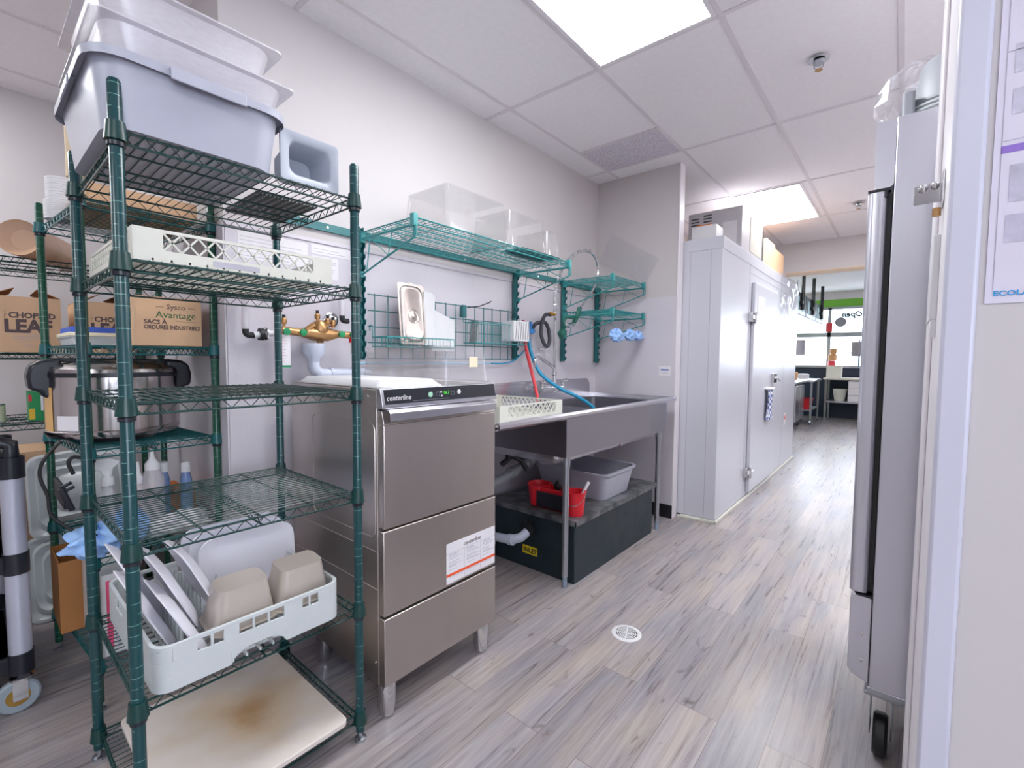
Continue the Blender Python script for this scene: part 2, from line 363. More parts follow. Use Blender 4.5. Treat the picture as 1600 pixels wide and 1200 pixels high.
# ------------------------------------------------------------------ ceiling lights, vent, sprinklers
dm = bpy.data.materials.new('light diffuser'); dm.use_nodes = True
_b = dm.node_tree.nodes['Principled BSDF']; _b.inputs['Base Color'].default_value = (0.9, 0.9, 0.9, 1)
_b.inputs['Emission Color'].default_value = (0.955, 0.985, 1.0, 1); _b.inputs['Emission Strength'].default_value = LAMP
def light(x0, x1, y0, y1, label):
    t = thing('ceiling_light', label, 'ceiling light', ((x0+x1)/2, (y0+y1)/2, CZ-0.01), 'flat ceiling light panels')
    f = MB(); e = 0.018
    f.box(x0, x1, y0, y0+e, CZ-0.010, CZ).box(x0, x1, y1-e, y1, CZ-0.010, CZ).box(x0, x0+e, y0+e, y1-e, CZ-0.010, CZ).box(x1-e, x1, y0+e, y1-e, CZ-0.010, CZ)
    f.build('frame', M['white'], t)
    MB().box(x0+e, x1-e, y0+e, y1-e, CZ-0.007, CZ-0.001).build('diffuser', dm, t)
light(-1.205, -0.655, 0.952, 2.073, 'bright white flat light panel in the ceiling above the dishwasher and sink')
light(-1.205, -0.695, 4.402, 5.538, 'bright white flat light panel in the ceiling above the white walk-in cooler')
light(-1.205, -0.655, -2.48, -1.36, 'added fill light panel in the ceiling behind the viewpoint nearest the dark cart side')  # added as fill light behind the camera
light(0.512, 1.06, -1.34, -0.215, 'unseen ceiling light panel added behind the viewpoint beside the daylight window')  # another added fill panel, out of view behind the camera
light(-3.49, -2.94, -1.34, -0.215, 'added ceiling light panel over the alcove, brightening the deep wall')  # added out of view to lift the deep alcove wall
light(0.26, 0.81, 4.402, 5.538, 'added ceiling light panel hidden in the corridor behind the tall steel fridge')  # invented hidden panel, brightens the cooler face and header
light(0.26, 0.81, 2.1, 3.22, 'added ceiling light panel, out of view directly above the steel fridge')  # also invented and out of view, puts more light in the corridor
light(-0.6, -0.05, 7.25, 8.37, 'added ceiling light panel, hidden in the front room just beyond the opening')  # added above the header's sight line to brighten the front room
light(-2.2, -1.65, 8.2, 9.3, 'bright white ceiling light panel in the front room above the work counter')
t = thing('ceiling_vent', 'speckled grey perforated vent panel in the ceiling above the sink', 'vent', (-1.50, 3.03, CZ-0.008))
vm = bpy.data.materials.new('perforated panel'); vm.use_nodes = True; _n = vm.node_tree.nodes; _l = vm.node_tree.links
_v = _n.new('ShaderNodeTexVoronoi'); _v.inputs['Scale'].default_value = 110; _tc = _n.new('ShaderNodeTexCoord'); _l.new(_tc.outputs['Object'], _v.inputs['Vector'])
_c = _n.new('ShaderNodeValToRGB'); _c.color_ramp.elements[0].color = lin('#a29ca8'); _c.color_ramp.elements[1].color = lin('#d8d2dc'); _c.color_ramp.elements[1].position = 0.6
_l.new(_v.outputs['Distance'], _c.inputs[0]); _l.new(_c.outputs[0], _n['Principled BSDF'].inputs['Base Color']); _n['Principled BSDF'].inputs['Roughness'].default_value = 0.8
MB().box(-1.775, -1.232, 2.84, 3.225, CZ-0.007, CZ-0.001).build('perforated_panel', vm, t)
f = MB(); f.box(-1.782, -1.225, 2.834, 2.842, CZ-0.008, CZ).box(-1.782, -1.225, 3.223, 3.231, CZ-0.008, CZ).box(-1.782, -1.774, 2.842, 3.223, CZ-0.008, CZ).box(-1.233, -1.225, 2.842, 3.223, CZ-0.008, CZ)
f.build('frame', M['grid'], t)
def sprinkler(x, y, label):
    t = thing('sprinkler_head', label, 'sprinkler', (x, y, CZ-0.06), 'ceiling sprinkler heads')
    MB().lathe([(0, 0), (0.045, 0), (0.045, 0.004), (0.03, 0.014), (0.012, 0.016), (0, 0.016)], (x, y, CZ-0.017)).build('cover_plate', M['chrome'], t)
    b = MB().lathe([(0, 0), (0.022, 0), (0.024, 0.014), (0.010, 0.018), (0, 0.018)], (x, y, CZ-0.036)); 
    for a in (0, PI): b.tube([(x+0.02*math.cos(a), y+0.02*math.sin(a), CZ-0.03), (x+0.018*math.cos(a), y+0.018*math.sin(a), CZ-0.05), (x, y, CZ-0.06)], 0.0025)
    b.build('sprinkler_body', M['galv'], t)
    d = MB().lathe([(0, 0), (0.016, 0), (0.016, 0.002), (0, 0.002)], (x, y, CZ-0.064), 12); d.build('deflector', M['brass'], t)
sprinkler(-0.367, 2.658, 'chrome sprinkler head in the ceiling, larger one near the tall steel fridge')
sprinkler(-0.376, 5.26, 'small distant chrome sprinkler head in the ceiling just before the far opening')
# ------------------------------------------------------------------ wire shelving
def wire_shelf(b, x0, x1, y0, y1, z, along='x', step=0.0215, drop=0.028, rr=0.0028, rw=0.0016, trusses=3):
    """z: top of the deck wires"""
    zt = z-0.004; zb = z-drop
    loop = [(x0, y0), (x1, y0), (x1, y1), (x0, y1)]
    for k in range(4):
        a = loop[k]; c = loop[(k+1) % 4]
        b.tube([(a[0], a[1], zt), (c[0], c[1], zt)], rr); b.tube([(a[0], a[1], zb), (c[0], c[1], zb)], rr)
        L_ = math.hypot(c[0]-a[0], c[1]-a[1]); n = max(2, round(L_/0.045))*2
        pts = []
        for i in range(n+1):
            f = i/n; pts.append((a[0]+(c[0]-a[0])*f, a[1]+(c[1]-a[1])*f, zt if i % 2 == 0 else zb))
        b.tube(pts, rw, 4)
    if along == 'x':
        n = int((y1-y0)/step)
        for i in range(1, n): yy = y0+(y1-y0)*i/n; b.tube([(x0, yy, z), (x1, yy, z)], rw, 4)
        for k in range(trusses):
            xx = x0+(x1-x0)*(k+1)/(trusses+1); b.tube([(xx, y0, zt-0.003), (xx, y1, zt-0.003)], rr, 5)
            if trusses < 4 and k == (trusses//2):
                n2 = int((y1-y0)/0.04)*2
                b.tube([(xx, y0+(y1-y0)*i/n2, zt-0.003 if i % 2 == 0 else zb) for i in range(n2+1)], rw, 4); b.tube([(xx, y0, zb), (xx, y1, zb)], rr, 5)
    else:
        n = int((x1-x0)/step)
        for i in range(1, n): xx = x0+(x1-x0)*i/n; b.tube([(xx, y0, z), (xx, y1, z)], rw, 4)
        for k in range(trusses):
            yy = y0+(y1-y0)*(k+1)/(trusses+1); b.tube([(x0, yy, zt-0.003), (x1, yy, zt-0.003)], rr, 5)
            if trusses < 4 and k == (trusses//2):
                n2 = int((x1-x0)/0.04)*2
                b.tube([(x0+(x1-x0)*i/n2, yy, zt-0.003 if i % 2 == 0 else zb) for i in range(n2+1)], rw, 4); b.tube([(x0, yy, zb), (x1, yy, zb)], rr, 5)
def collar(b, x, y, z, r=0.0127):
    b.lathe([(r+0.001, -0.034), (r+0.008, -0.034), (r+0.004, 0.004), (r+0.001, 0.004)], (x, y, z), 16, ring=True)
def rack(name, label, x0, x1, y0, y1, tops, H, pm, wm, group, alongs, r=0.0127, step=0.0215):
    t = thing(name, label, 'shelving rack', ((x0+x1)/2, (y0+y1)/2, 0), group)
    for x in (x0, x1):
        for y in (y0, y1):
            p = MB().lathe([(r, 0.03), (r, H-0.006), (r-0.003, H)], (x, y, 0), 18).build('post', pm, t, org=(x, y, 0))
            MB().lathe([(0.006, 0.0), (0.018, 0.0), (0.018, 0.008), (0.006, 0.012), (0.006, 0.035), (0, 0.035)], (x, y, 0), 12).build('foot', M['galv'], p, org=(x, y, 0))
            for z in tops:
                if z > 0.12: MB().lathe([(r+0.0005, -0.046), (r+0.0035, -0.045), (r+0.0035, -0.037), (r+0.0005, -0.036)], (x, y, z), 14, ring=True).build('locking_ring', M['blackp'], p)
    for z, al in zip(tops, alongs):
        b = MB(); wire_shelf(b, x0+0.006, x1-0.006, y0+0.006, y1-0.006, z-0.005, al, step)
        s = b.build('wire_shelf', wm, t, ang=60)
        for x in (x0, x1):
            for y in (y0, y1):
                c = MB(); collar(c, x, y, z, r); c.build('collar', wm, s)
    return t
AX0, AX1, AY0, AY1 = -1.79, -1.26, 0.222, 0.765
TA = [1.675, 1.412, 1.106, 0.793, 0.437, 0.091]
rack('wire_rack', 'tall dark green square wire rack in front holding grey bins on top and dish racks', AX0, AX1, AY0, AY1, TA, 1.765, M['post'], M['wire'], 'free-standing green wire racks', ['x', 'x', 'x', 'y', 'y', 'y'])
BX0, BX1, BY0, BY1 = -2.6135, -2.0435, 0.236, 0.616
TB = [1.71, 1.238, 0.893, 0.527, 0.168]
rk2 = rack('wire_rack', 'green wire rack behind the front rack, carrying the big rice cooker and cleaning bottles', BX0, BX1, BY0, BY1, TB, 1.79, M['post2'], M['wire2'], 'free-standing green wire racks', ['y']*5); rk2.rotation_euler.z = 0.075; rk2.location.x -= 0.0; rk2.location.y = 0.426
CX0, CX1, CY0, CY1 = -3.55, -3.02, -0.85, 0.60
TC = [1.64, 1.215, 0.895, 0.16]
rack('wire_rack', 'green wire rack against the deep alcove wall with cardboard boxes and cans', CX0, CX1, CY0, CY1, TC, 1.80, M['post2'], M['wire'], 'free-standing green wire racks', ['x']*4, step=0.03)

# slotted uprights, rail and wall shelves
t = thing('wall_rail', 'long flat teal mounting rail fixed along the wall above the dishwasher and sink', 'rail', (-1.97, 2.1, 1.755))
MB().box(-1.976, -1.966, 0.86, 3.42, 1.752, 1.786).build('flat_bar', M['tealp'], t)
sc = MB()
for y in (1.06, 1.9, 2.6, 3.2): sc.lathe([(0, 0), (0.007, 0), (0.005, 0.004), (0, 0.004)], (-1.966, y, 1.769), 10, 'x')
sc.build('screws', M['chrome'], t)
def upright(y, z0, z1, label):
    x0, x1 = -1.966, -1.925; w2 = 0.011
    t = thing('slotted_upright', label, 'wall upright', (-1.95, y, z0), 'slotted teal uprights on the wall')
    MB().box(x0, x0+0.004, y-w2, y+w2, z0, z1).box(x0, x1-0.014, y-w2, y-w2+0.003, z0, z1).box(x0, x1-0.014, y+w2-0.003, y+w2, z0, z1).build('channel', M['tealp'], t)
    b = MB(); n = int((z1-z0)/0.048)
    for k in range(n):
        z = z0+0.006+k*(z1-z0-0.006)/n
        for yy in (y-w2, y+w2-0.003):
            b.prism([(x1-0.016, z), (x1-0.002, z+0.010), (x1, z+0.030), (x1-0.007, z+0.024), (x1-0.016, z+0.036)], 'y', yy, yy+0.003)
    b.build('hook_teeth', M['tealp'], t)
upright(1.214, 1.19, 1.80, 'tall slotted teal upright on the wall, nearest the green front rack')
upright(2.336, 1.19, 1.755, 'slotted teal upright on the wall between the wire grid and the spray hose')
upright(2.895, 1.18, 1.775, 'slotted teal upright on the wall just behind the green spray handle')
upright(3.385, 1.17, 1.77, 'slotted teal upright on the wall in the corner by the blue gloves')
def bracket(t, y, z, xe, h=0.18):
    b = MB(); x0 = -1.925
    b.tube([(x0, y, z-0.034), (xe, y, z-0.034)], 0.006, 8)
    b.tube([(x0, y, z-h), (xe+0.012, y, z-0.085), (xe+0.022, y, z-0.075), (xe+0.022, y, z-0.036)], 0.0045, 6)
    b.tube([(xe+0.010, y, z-0.036), (xe+0.010, y, z-0.080)], 0.0035, 6)
    L_ = xe-x0; sl = lambda f: z-h+(h-0.085)*f
    b.tube([(x0+0.10*L_, y, sl(0.08)), (x0+0.18*L_, y, z-0.036), (x0+0.55*L_, y, sl(0.55)), (x0+0.62*L_, y, z-0.036), (x0+0.93*L_, y, sl(0.9))], 0.003, 5)
    b.box(x0-0.02, x0+0.012, y-0.010, y+0.010, z-0.05, z-0.006).box(x0-0.02, x0+0.006, y-0.008, y+0.008, z-h-0.012, z-h+0.014)
    return b.build('bracket', M['teal'], t, ang=50)
def wall_shelf(label, y0, y1, z, xe, br, h=0.18):
    t = thing('wire_wall_shelf', label, 'wall shelf', (-1.75, (y0+y1)/2, z-0.03), 'teal wire shelves bracketed to the wall')
    b = MB(); wire_shelf(b, -1.915, xe, y0, y1, z, 'x', 0.025, 0.03, rr=0.0032, rw=0.0016, trusses=2)
    s = b.build('wire_shelf', M['teal'], t, ang=60)
    c = MB()
    for y in (y0, y1): c.box(xe-0.013, xe+0.013, y-0.011, y+0.011, z-0.042, z+0.010)
    c.build('corner_clip', M['teal'], s, bevel=0.002)
    for y in br: bracket(t, y, z, xe-0.01, h)
    return t
wall_shelf('long teal wire wall shelf above the dishwasher holding clear food boxes', 1.205, 2.345, 1.775, -1.545, (1.205, 2.345), 0.195)
wall_shelf('short teal wire wall shelf by the corner, upper of the two, holding a clear lid', 2.885, 3.375, 1.775, -1.545, (2.885, 3.375), 0.20)
wall_shelf('short teal wire wall shelf by the corner, lower of the two, above the blue gloves', 2.885, 3.375, 1.545, -1.545, (2.885, 3.375), 0.185)
# grid panel
t = MB(); gz = [1.195, 1.27, 1.345, 1.42, 1.495]
for z in gz: t.tube([(-1.93, 1.235, z), (-1.93, 2.325, z)], 0.0028, 5)
y = 1.27
while y < 2.32: t.tube([(-1.926, y, 1.19), (-1.926, y, 1.50)], 0.0028, 5); y += 0.0745
tag(t.build('wire_grid', M['tealp'], ang=60), 'flat teal wire grid panel hung on the wall between two slotted uprights', 'wire grid')
def basket(label, y0, y1, x1, z0, z1, front=True):
    b = MB(); x0 = -1.915
    for z in (z0, z1): b.tube([(x0, y0, z), (x1, y0, z), (x1, y1, z), (x0, y1, z)], 0.003, 5, True)
    n = int((y1-y0)/0.024)
    for i in range(n+1):
        yy = y0+(y1-y0)*i/n; b.tube([(x0, yy, z1), (x0, yy, z0), (x1, yy, z0), (x1, yy, z1)], 0.0017, 4)
    for yy in (y0, y1): b.tube([(x0, yy, z1), (x0-0.004, yy, z1+0.055), (x0-0.022, yy, z1+0.057), (x0-0.022, yy, z1+0.03)], 0.003, 5)
    n = int((x1-x0)/0.03)
    for i in range(1, n): xx = x0+(x1-x0)*i/n; b.tube([(xx, y0, z1), (xx, y0, z0), (xx, y1, z0), (xx, y1, z1)], 0.0017, 4)
    return tag(b.build('wire_basket', M['teal'], ang=60), label, 'wire basket', 'baskets hooked on the wire grid')
basket('teal wire basket on the grid holding upright steel pan lids and white boards', 1.25, 1.66, -1.80, 1.25, 1.295)
basket('teal wire basket on the grid beside the white ribbed holder', 1.84, 2.30, -1.82, 1.285, 1.40)
# ------------------------------------------------------------------ undercounter dishwasher
DX, DXB, DY0, DY1 = -1.255, -1.875, 0.85, 1.388
t = thing('dishwasher', 'tall stainless steel front-loading dishwasher with a black control panel', 'dishwasher', ((DX+DXB)/2, (DY0+DY1)/2, 0))
b = MB(); b.prism([(DXB, 0.115), (DX-0.03, 0.115), (DX-0.03, 1.098), (DXB, 1.098)], 'y', DY0, DY1)
body = b.build('body', M['steel'], t, bevel=0.003)
# raised groove on the side
def groove(b, pts, r=0.0022): b.tube(pts, r, 5, True)
b = MB(); pts = [(p[0], DY0-0.0005, p[1]) for p in rrect(-1.50, 0.80, 0.205, 0.19, 0.03, 4)]; b.tube(pts, 0.0022, 5, True)
b.tube([(DXB+0.01, DY0-0.0005, 1.045), (DX-0.03, DY0-0.0005, 1.045)], 0.0018, 5)
b.tube([(DXB+0.02, DY0-0.0005, 0.565), (DX-0.03, DY0-0.0005, 0.565)], 0.0022, 5); b.tube([(DXB+0.02, DY0-0.0005, 0.44), (DX-0.03, DY0-0.0005, 0.44)], 0.0022, 5)
b.build('side_ribs', M['steel'], body)
for x, z in ((-1.335, 1.074), (-1.30, 0.19)): MB().lathe([(0, -0.004), (0.005, -0.003), (0.005, 0), (0, 0)], (x, DY0, z), 10, 'y').build('screw', M['chrome'], body)
b = MB(); b.prism([(DX-0.03, 1.036), (DX+0.004, 1.036), (DX+0.004, 1.044), (DX-0.010, 1.100), (DX-0.03, 1.100)], 'y', DY0, DY1)
cp = b.build('control_panel', M['steelh'], t, bevel=0.002)
th = math.atan2(0.014, 0.056)
def onp(y, z, off=0.0): # point on the slanted panel face
    return (DX+0.004-(z-1.044)*0.014/0.056+off, y, z)
b = MB(); b.prism([(onp(0, 1.050, 0.0002)[0]-0.002, 1.050), (onp(0, 1.050, 0.0012)[0], 1.050), (onp(0, 1.097, 0.0012)[0], 1.097), (onp(0, 1.097, 0.0002)[0]-0.002, 1.097)], 'y', DY0+0.012, DY1-0.006)
gp = b.build('black_glass', mat('panel glass', '#23242c', 0.16, var=0.1, scale=4), cp)
text('lettering', 'centerline', 0.024, onp(0.866, 1.062, 0.003), 'x', M['paper'], gp, shear=0.15)
b = MB()
def disc(b, y, z, r, n=16): b.lathe([(0, 0), (r, 0), (r, 0.0015), (0, 0.0015)], onp(y, z, 0.002), n, 'x')
disc(b, 1.184, 1.076, 0.0085); disc(b, 1.098, 1.079, 0.0035, 10); disc(b, 1.098, 1.066, 0.0035, 10); b.build('button', M['white_pl'], gp)
b = MB(); disc(b, 1.048, 1.073, 0.0095); b.build('start_button', mat('mint button', '#a9d8be', 0.3), gp)
b = MB()
for y in (1.082, 1.152): b.tube([(onp(y, 1.073)[0]+0.0025, y+0.008*math.cos(a*PI/8), 1.073+0.008*math.sin(a*PI/8)) for a in range(16)], 0.0007, 4, True)
b.box(onp(0, 1.056)[0]+0.001, onp(0, 1.056)[0]+0.0022, 0.97, 1.13, 1.0555, 1.0565); b.build('ring_marks', mat('grey print', '#8d8f9c', 0.4), gp)
text('display', '16.7', 0.017, onp(1.106, 1.071, 0.003), 'x', mat('green digits', '#3fae2a', 0.4, emit=('#3fae2a', 0.7)), gp)
# door
b = MB(); b.box(DX-0.03, DX, DY0+0.006, DY1-0.006, 0.645, 0.985)
b.prism([(DX-0.03, 0.985), (DX, 0.985), (DX-0.012, 1.03), (DX-0.03, 1.03)], 'y', DY0+0.006, DY1-0.006)
dr = b.build('door', M['steel'], t, bevel=0.003)
b = MB()
pr = [(DX-0.012, 1.034), (DX+0.018, 1.034), (DX+0.028, 1.024), (DX+0.028, 0.998), (DX+0.0255, 0.998), (DX+0.0255, 1.022), (DX+0.016, 1.031), (DX-0.012, 1.031)]
b.prism(pr, 'y', DY0+0.012, DY1-0.030); b.build('handle', M['steelh'], dr, bevel=0.001)
b = MB().box(DX-0.03, DX, DY0+0.002, DY1-0.002, 0.356, 0.638); lp = b.build('lower_panel', M['steel'], t, bevel=0.003)
b = MB().box(DX-0.03, DX+0.002, DY0+0.002, DY1-0.002, 0.120, 0.347); kp = b.build('kick_panel', M['steel'], t, bevel=0.003)
b = MB().box(DX+0.0002, DX+0.0012, 1.12, 1.382, 0.365, 0.517); lb = b.build('instruction_label', M['paper'], lp)
X = DX+0.0016
text('lettering', 'centerline', 0.023, (X, 1.205, 0.488), 'x', M['ink'], lb, shear=0.2)
b = MB().box(DX+0.0012, DX+0.0018, 1.12, 1.382, 0.392, 0.402); b.build('orange_stripe', mat('orange print', '#ea5a2c', 0.5), lb)
b = MB()
for y0 in (1.125, 1.215, 1.302):
    for k in range(14):
        z = 0.472-k*0.0056-(0.012 if k > 10 else 0); ww = random.uniform(0.035, 0.075)
        if k % 5 == 4: continue
        b.box(DX+0.0012, DX+0.0016, y0+0.008, y0+0.008+ww, z, z+(0.0022 if k % 4 == 0 else 0.0013))
b.box(DX+0.0012, DX+0.0016, 1.12, 1.382, 0.479, 0.4798)
for y0 in (1.2095, 1.2985): b.box(DX+0.0012, DX+0.0016, y0, y0+0.0008, 0.368, 0.479)
b.build('print_lines', M['papergrey'], lb)
for x in (DX-0.035, DXB+0.16):
    for y in (DY0+0.035, DY1-0.05):
        b = MB().lathe([(0, 0), (0.018, 0), (0.027, 0.006), (0.027, 0.022), (0.031, 0.03), (0.031, 0.118), (0, 0.118)], (x, y, 0), 16); b.build('leg', M['chrome'], t)
def tub(b, cx, cy, z, h, hx, hy, taper=0.03, r=0.04, rim=0.014, t_=0.003, lip=0.008, flip=False, n=5):
    """open tub; flip turns it upside down"""
    prof = [(taper, 0), (taper*0.6, h*0.4), (0, h-lip), (0, h-0.002), (-rim, h-0.002), (-rim, h-lip), (-rim-0.0005, h-lip), (-rim-0.001, h), (t_*0.8, h), (t_, h-0.004), (taper*0.6+t_, h*0.4), (taper+t_, t_)]
    R = []
    for d, zz in prof:
        R.append([(x, y, z+(h-zz if flip else zz)) for x, y in rrect(cx, cy, hx-d, hy-d, max(0.01, r-d*0.3), n)])
    return b.loft(R)
# white tray and clear box on the dishwasher
_b = MB(); tub(_b, -1.57, 0.998, 1.1003, 0.024, 0.285, 0.132, 0.02, 0.03, 0.006, 0.003, 0.004, flip=True)
tag(_b.build('serving_tray', M['white_pl'], ang=50), 'shallow white plastic tray lying on the dishwasher top near the green rack', 'tray')
b = MB(); tub(b, -1.565, 1.265, 1.100, 0.145, 0.275, 0.125, 0.012, 0.03, 0.010, flip=True)
t = b.build('food_storage_box', M['clear'], ang=50); tag(t, 'large clear plastic food box upside down on the dishwasher top', 'storage box')
MB().box(-1.290, -1.2892, 1.27, 1.315, 1.165, 1.205).build('note', mat('yellowed note', '#e9dcc0', 0.8), t)
# ------------------------------------------------------------------ sink
SX, SXB, SY0, SY1, SZ = -1.25, -1.965, 1.40, 3.30, 0.93
t = thing('sink_unit', 'long stainless steel sink with left drainboard and rolled front rim', 'sink', (-1.6, 2.35, 0))
b = MB()
BY0_, BY1_, BX0_, BX1_ = 1.93, 3.18, -1.86, -1.32; BZ = 0.66
# deck around the basin
b.box(SXB+0.01, SX-0.02, SY0, BY0_, SZ-0.03, SZ-0.02).box(SXB+0.01, SX-0.02, BY1_, SY1, SZ-0.03, SZ-0.02)
b.box(SXB+0.01, BX0_, BY0_, BY1_, SZ-0.03, SZ-0.02).box(BX1_, SX-0.02, BY0_, BY1_, SZ-0.03, SZ-0.02)
deck = b.build('drainboard', M['steelh'], t)
b = MB(); sh = lambda d: rrect((BX0_+BX1_)/2, (BY0_+BY1_)/2, (BX1_-BX0_)/2-d, (BY1_-BY0_)/2-d, 0.04)
b.rings([(-0.004, SZ-0.0195), (0.0, SZ-0.022), (0.003, BZ+0.03), (0.02, BZ+0.008), (0.04, BZ+0.004), (0.04, BZ), (0.015, BZ+0.002), (-0.003, BZ+0.03), (-0.004, SZ-0.024)], sh, False, False)
b.box(BX0_+0.03, BX1_-0.03, BY0_+0.03, BY1_-0.03, BZ, BZ+0.004)
b.box(BX0_+0.001, BX1_-0.001, 2.62, 2.632, BZ, SZ-0.05)
b.build('basin', M['steelh'], t)
b = MB(); rp = [(SX-0.03, SZ-0.022), (SX-0.03, SZ-0.018), (SX-0.018, SZ+0.004), (SX-0.004, SZ+0.004), (SX+0.006, SZ-0.006), (SX+0.006, SZ-0.018), (SX-0.004, SZ-0.028), (SX-0.006, SZ-0.024), (SX+0.001, SZ-0.016), (SX-0.006, SZ-0.003), (SX-0.016, SZ-0.002), (SX-0.026, SZ-0.022)]
b.prism(rp, 'y', SY0, SY1)
b.prism([(SY1-0.02, SZ-0.022), (SY1-0.012, SZ+0.003), (SY1-0.002, SZ+0.004), (SY1+0.006, SZ-0.006), (SY1+0.004, SZ-0.026), (SY1-0.004, SZ-0.024)], 'x', SXB+0.01, SX+0.004)
b.build('rolled_rim', M['steelh'], t)
b = MB().prism([(SY0, SZ-0.03), (SY1, SZ-0.03), (SY1, SZ+0.075), (SY1-0.04, SZ+0.115), (SY0, SZ+0.115)], 'x', SXB-0.006, SXB+0.008)
b.box(SXB-0.004, SXB+0.014, SY0, SY1-0.05, SZ+0.095, SZ+0.115); b.build('backsplash', M['steelh'], t, bevel=0.002)
b = MB().box(SX-0.018, SX-0.014, 1.92, 3.18, 0.705, SZ-0.02).box(-1.90, SX-0.018, 1.92, 1.924, 0.705, SZ-0.02).box(-1.90, SX-0.018, 3.176, 3.18, 0.705, SZ-0.02).box(-1.90, -1.896, 1.924, 3.176, 0.705, SZ-0.02)
b.box(SX-0.0145, SX-0.0135, 2.93, 2.934, 0.71, SZ-0.03)
b.build('apron', M['steels'], t, bevel=0.001)
b = MB().tube([(-1.30, 1.99, 0.70), (-1.88, 1.99, 0.70)], 0.014, 8).tube([(-1.30, 3.12, 0.70), (-1.88, 3.12, 0.70)], 0.014, 8).build('cross_rail', M['steel'], t)
for x, y in ((-1.318, 2.0), (-1.295, 3.125), (-1.86, 2.0), (-1.86, 3.12), (-1.86, 1.44)):
    b = MB().lathe([(0.0, 0.06), (0.0165, 0.06), (0.0165, 0.71), (0.0, 0.71)], (x, y, 0), 18); b.lathe([(0, 0.645), (0.0215, 0.645), (0.0215, 0.705), (0, 0.705)], (x, y, 0), 16)
    lg = b.build('leg', M['galv'], t, org=(x, y, 0))
    MB().lathe([(0, 0), (0.010, 0), (0.013, 0.006), (0.013, 0.062), (0, 0.062)], (x, y, 0), 14).build('foot', mat('blue grey foot', '#8fa0b5', 0.4), lg, org=(x, y, 0))
# ------------------------------------------------------------------ grease trap under the sink
t = thing('grease_trap', 'dark blue steel grease trap box with a diamond plate lid under the sink', 'grease trap', (-1.58, 2.55, 0))
b = MB().box(-1.86, -1.295, 2.055, 3.045, 0.0, 0.345); bd = b.build('body', M['trap'], t, bevel=0.004)
tp = bpy.data.materials.new('diamond plate'); tp.use_nodes = True; _n = tp.node_tree.nodes; _l = tp.node_tree.links; _b = _n['Principled BSDF']
_tc = _n.new('ShaderNodeTexCoord'); _mp = _n.new('ShaderNodeMapping'); _mp.inputs['Rotation'].default_value = (0, 0, PI/4); _mp.inputs['Scale'].default_value = (1, 1, 1); _l.new(_tc.outputs['Object'], _mp.inputs[0])
_ck = _n.new('ShaderNodeTexChecker'); _ck.inputs['Scale'].default_value = 55; _l.new(_mp.outputs[0], _ck.inputs['Vector'])
_bp = _n.new('ShaderNodeBump'); _bp.inputs['Strength'].default_value = 0.8; _bp.inputs['Distance'].default_value = 0.003; _l.new(_ck.outputs['Fac'], _bp.inputs['Height']); _l.new(_bp.outputs[0], _b.inputs['Normal'])
_nz = _n.new('ShaderNodeTexNoise'); _nz.inputs['Scale'].default_value = 12; _cr = _n.new('ShaderNodeValToRGB'); _cr.color_ramp.elements[0].color = lin('#4c4f54'); _cr.color_ramp.elements[1].color = lin('#8f9094'); _cr.color_ramp.elements[0].position = 0.35; _cr.color_ramp.elements[1].position = 0.75
_l.new(_tc.outputs['Object'], _nz.inputs['Vector']); _l.new(_nz.outputs['Fac'], _cr.inputs[0]); _l.new(_cr.outputs[0], _b.inputs['Base Color']); _b.inputs['Metallic'].default_value = 0.5; _b.inputs['Roughness'].default_value = 0.45
b = MB().box(-1.875, -1.275, 2.035, 3.065, 0.345, 0.352).box(-1.28, -1.275, 2.035, 3.065, 0.322, 0.346).box(-1.875, -1.275, 2.035, 2.04, 0.322, 0.346); b.build('lid', tp, t)
MB().box(-1.645, -1.54, 2.0535, 2.0547, 0.083, 0.130).build('sticker', mat('yellow sticker', '#dcc21c', 0.5), bd)
text('lettering', 'INLET', 0.036, (-1.638, 2.053, 0.094), '-y', M['black'], bd, bold=0.001, sx=1.02)
b = MB().lathe([(0.0, 0), (0.048, 0), (0.048, 0.03), (0.036, 0.032), (0.036, 0.045), (0, 0.045)], (-1.585, 2.010, 0.24), 18, 'y'); b.build('inlet_fitting', M['black'], t)
b = MB(); b.tube([(-1.585, 2.015, 0.225), (-1.595, 1.975, 0.205), (-1.64, 1.95, 0.185), (-1.80, 1.95, 0.17), (-1.84, 1.60, 0.165)], 0.026, 14); b.tube([(-1.63, 1.952, 0.188), (-1.66, 1.95, 0.183)], 0.031, 14)
tag(b.build('drain_pipe', M['pvc']), 'pale grey drain pipe bending into the side of the dark grease trap', 'pipe', 'drain pipes under the sink')
b = MB(); b.tube([(-1.66, 1.60, 0.50), (-1.70, 1.93, 0.525), (-1.74, 2.15, 0.55), (-1.78, 2.45, 0.60), (-1.60, 2.45, 0.67)], 0.028, 14)
for p, q in (((-1.68, 1.76, 0.512), (-1.688, 1.82, 0.517)), ((-1.715, 2.02, 0.535), (-1.725, 2.07, 0.54)), ((-1.75, 2.22, 0.56), (-1.76, 2.28, 0.572))): b.tube([p, q], 0.034, 14)
tag(b.build('drain_pipe', M['pvcg']), 'darker grey drain pipe running below the sink basin', 'pipe', 'drain pipes under the sink')
b = MB(); b.tube([(-1.72, 1.95, 0.60), (-1.70, 2.02, 0.64), (-1.66, 2.05, 0.62), (-1.64, 2.08, 0.56)], 0.016, 10); b.lathe([(0, 0), (0.02, 0), (0.02, 0.03), (0, 0.03)], (-1.70, 1.99, 0.635), 12)
tag(b.build('water_hose', M['black']), 'short black rubber hose curled beside the grey drain pipe under the sink', 'hose')
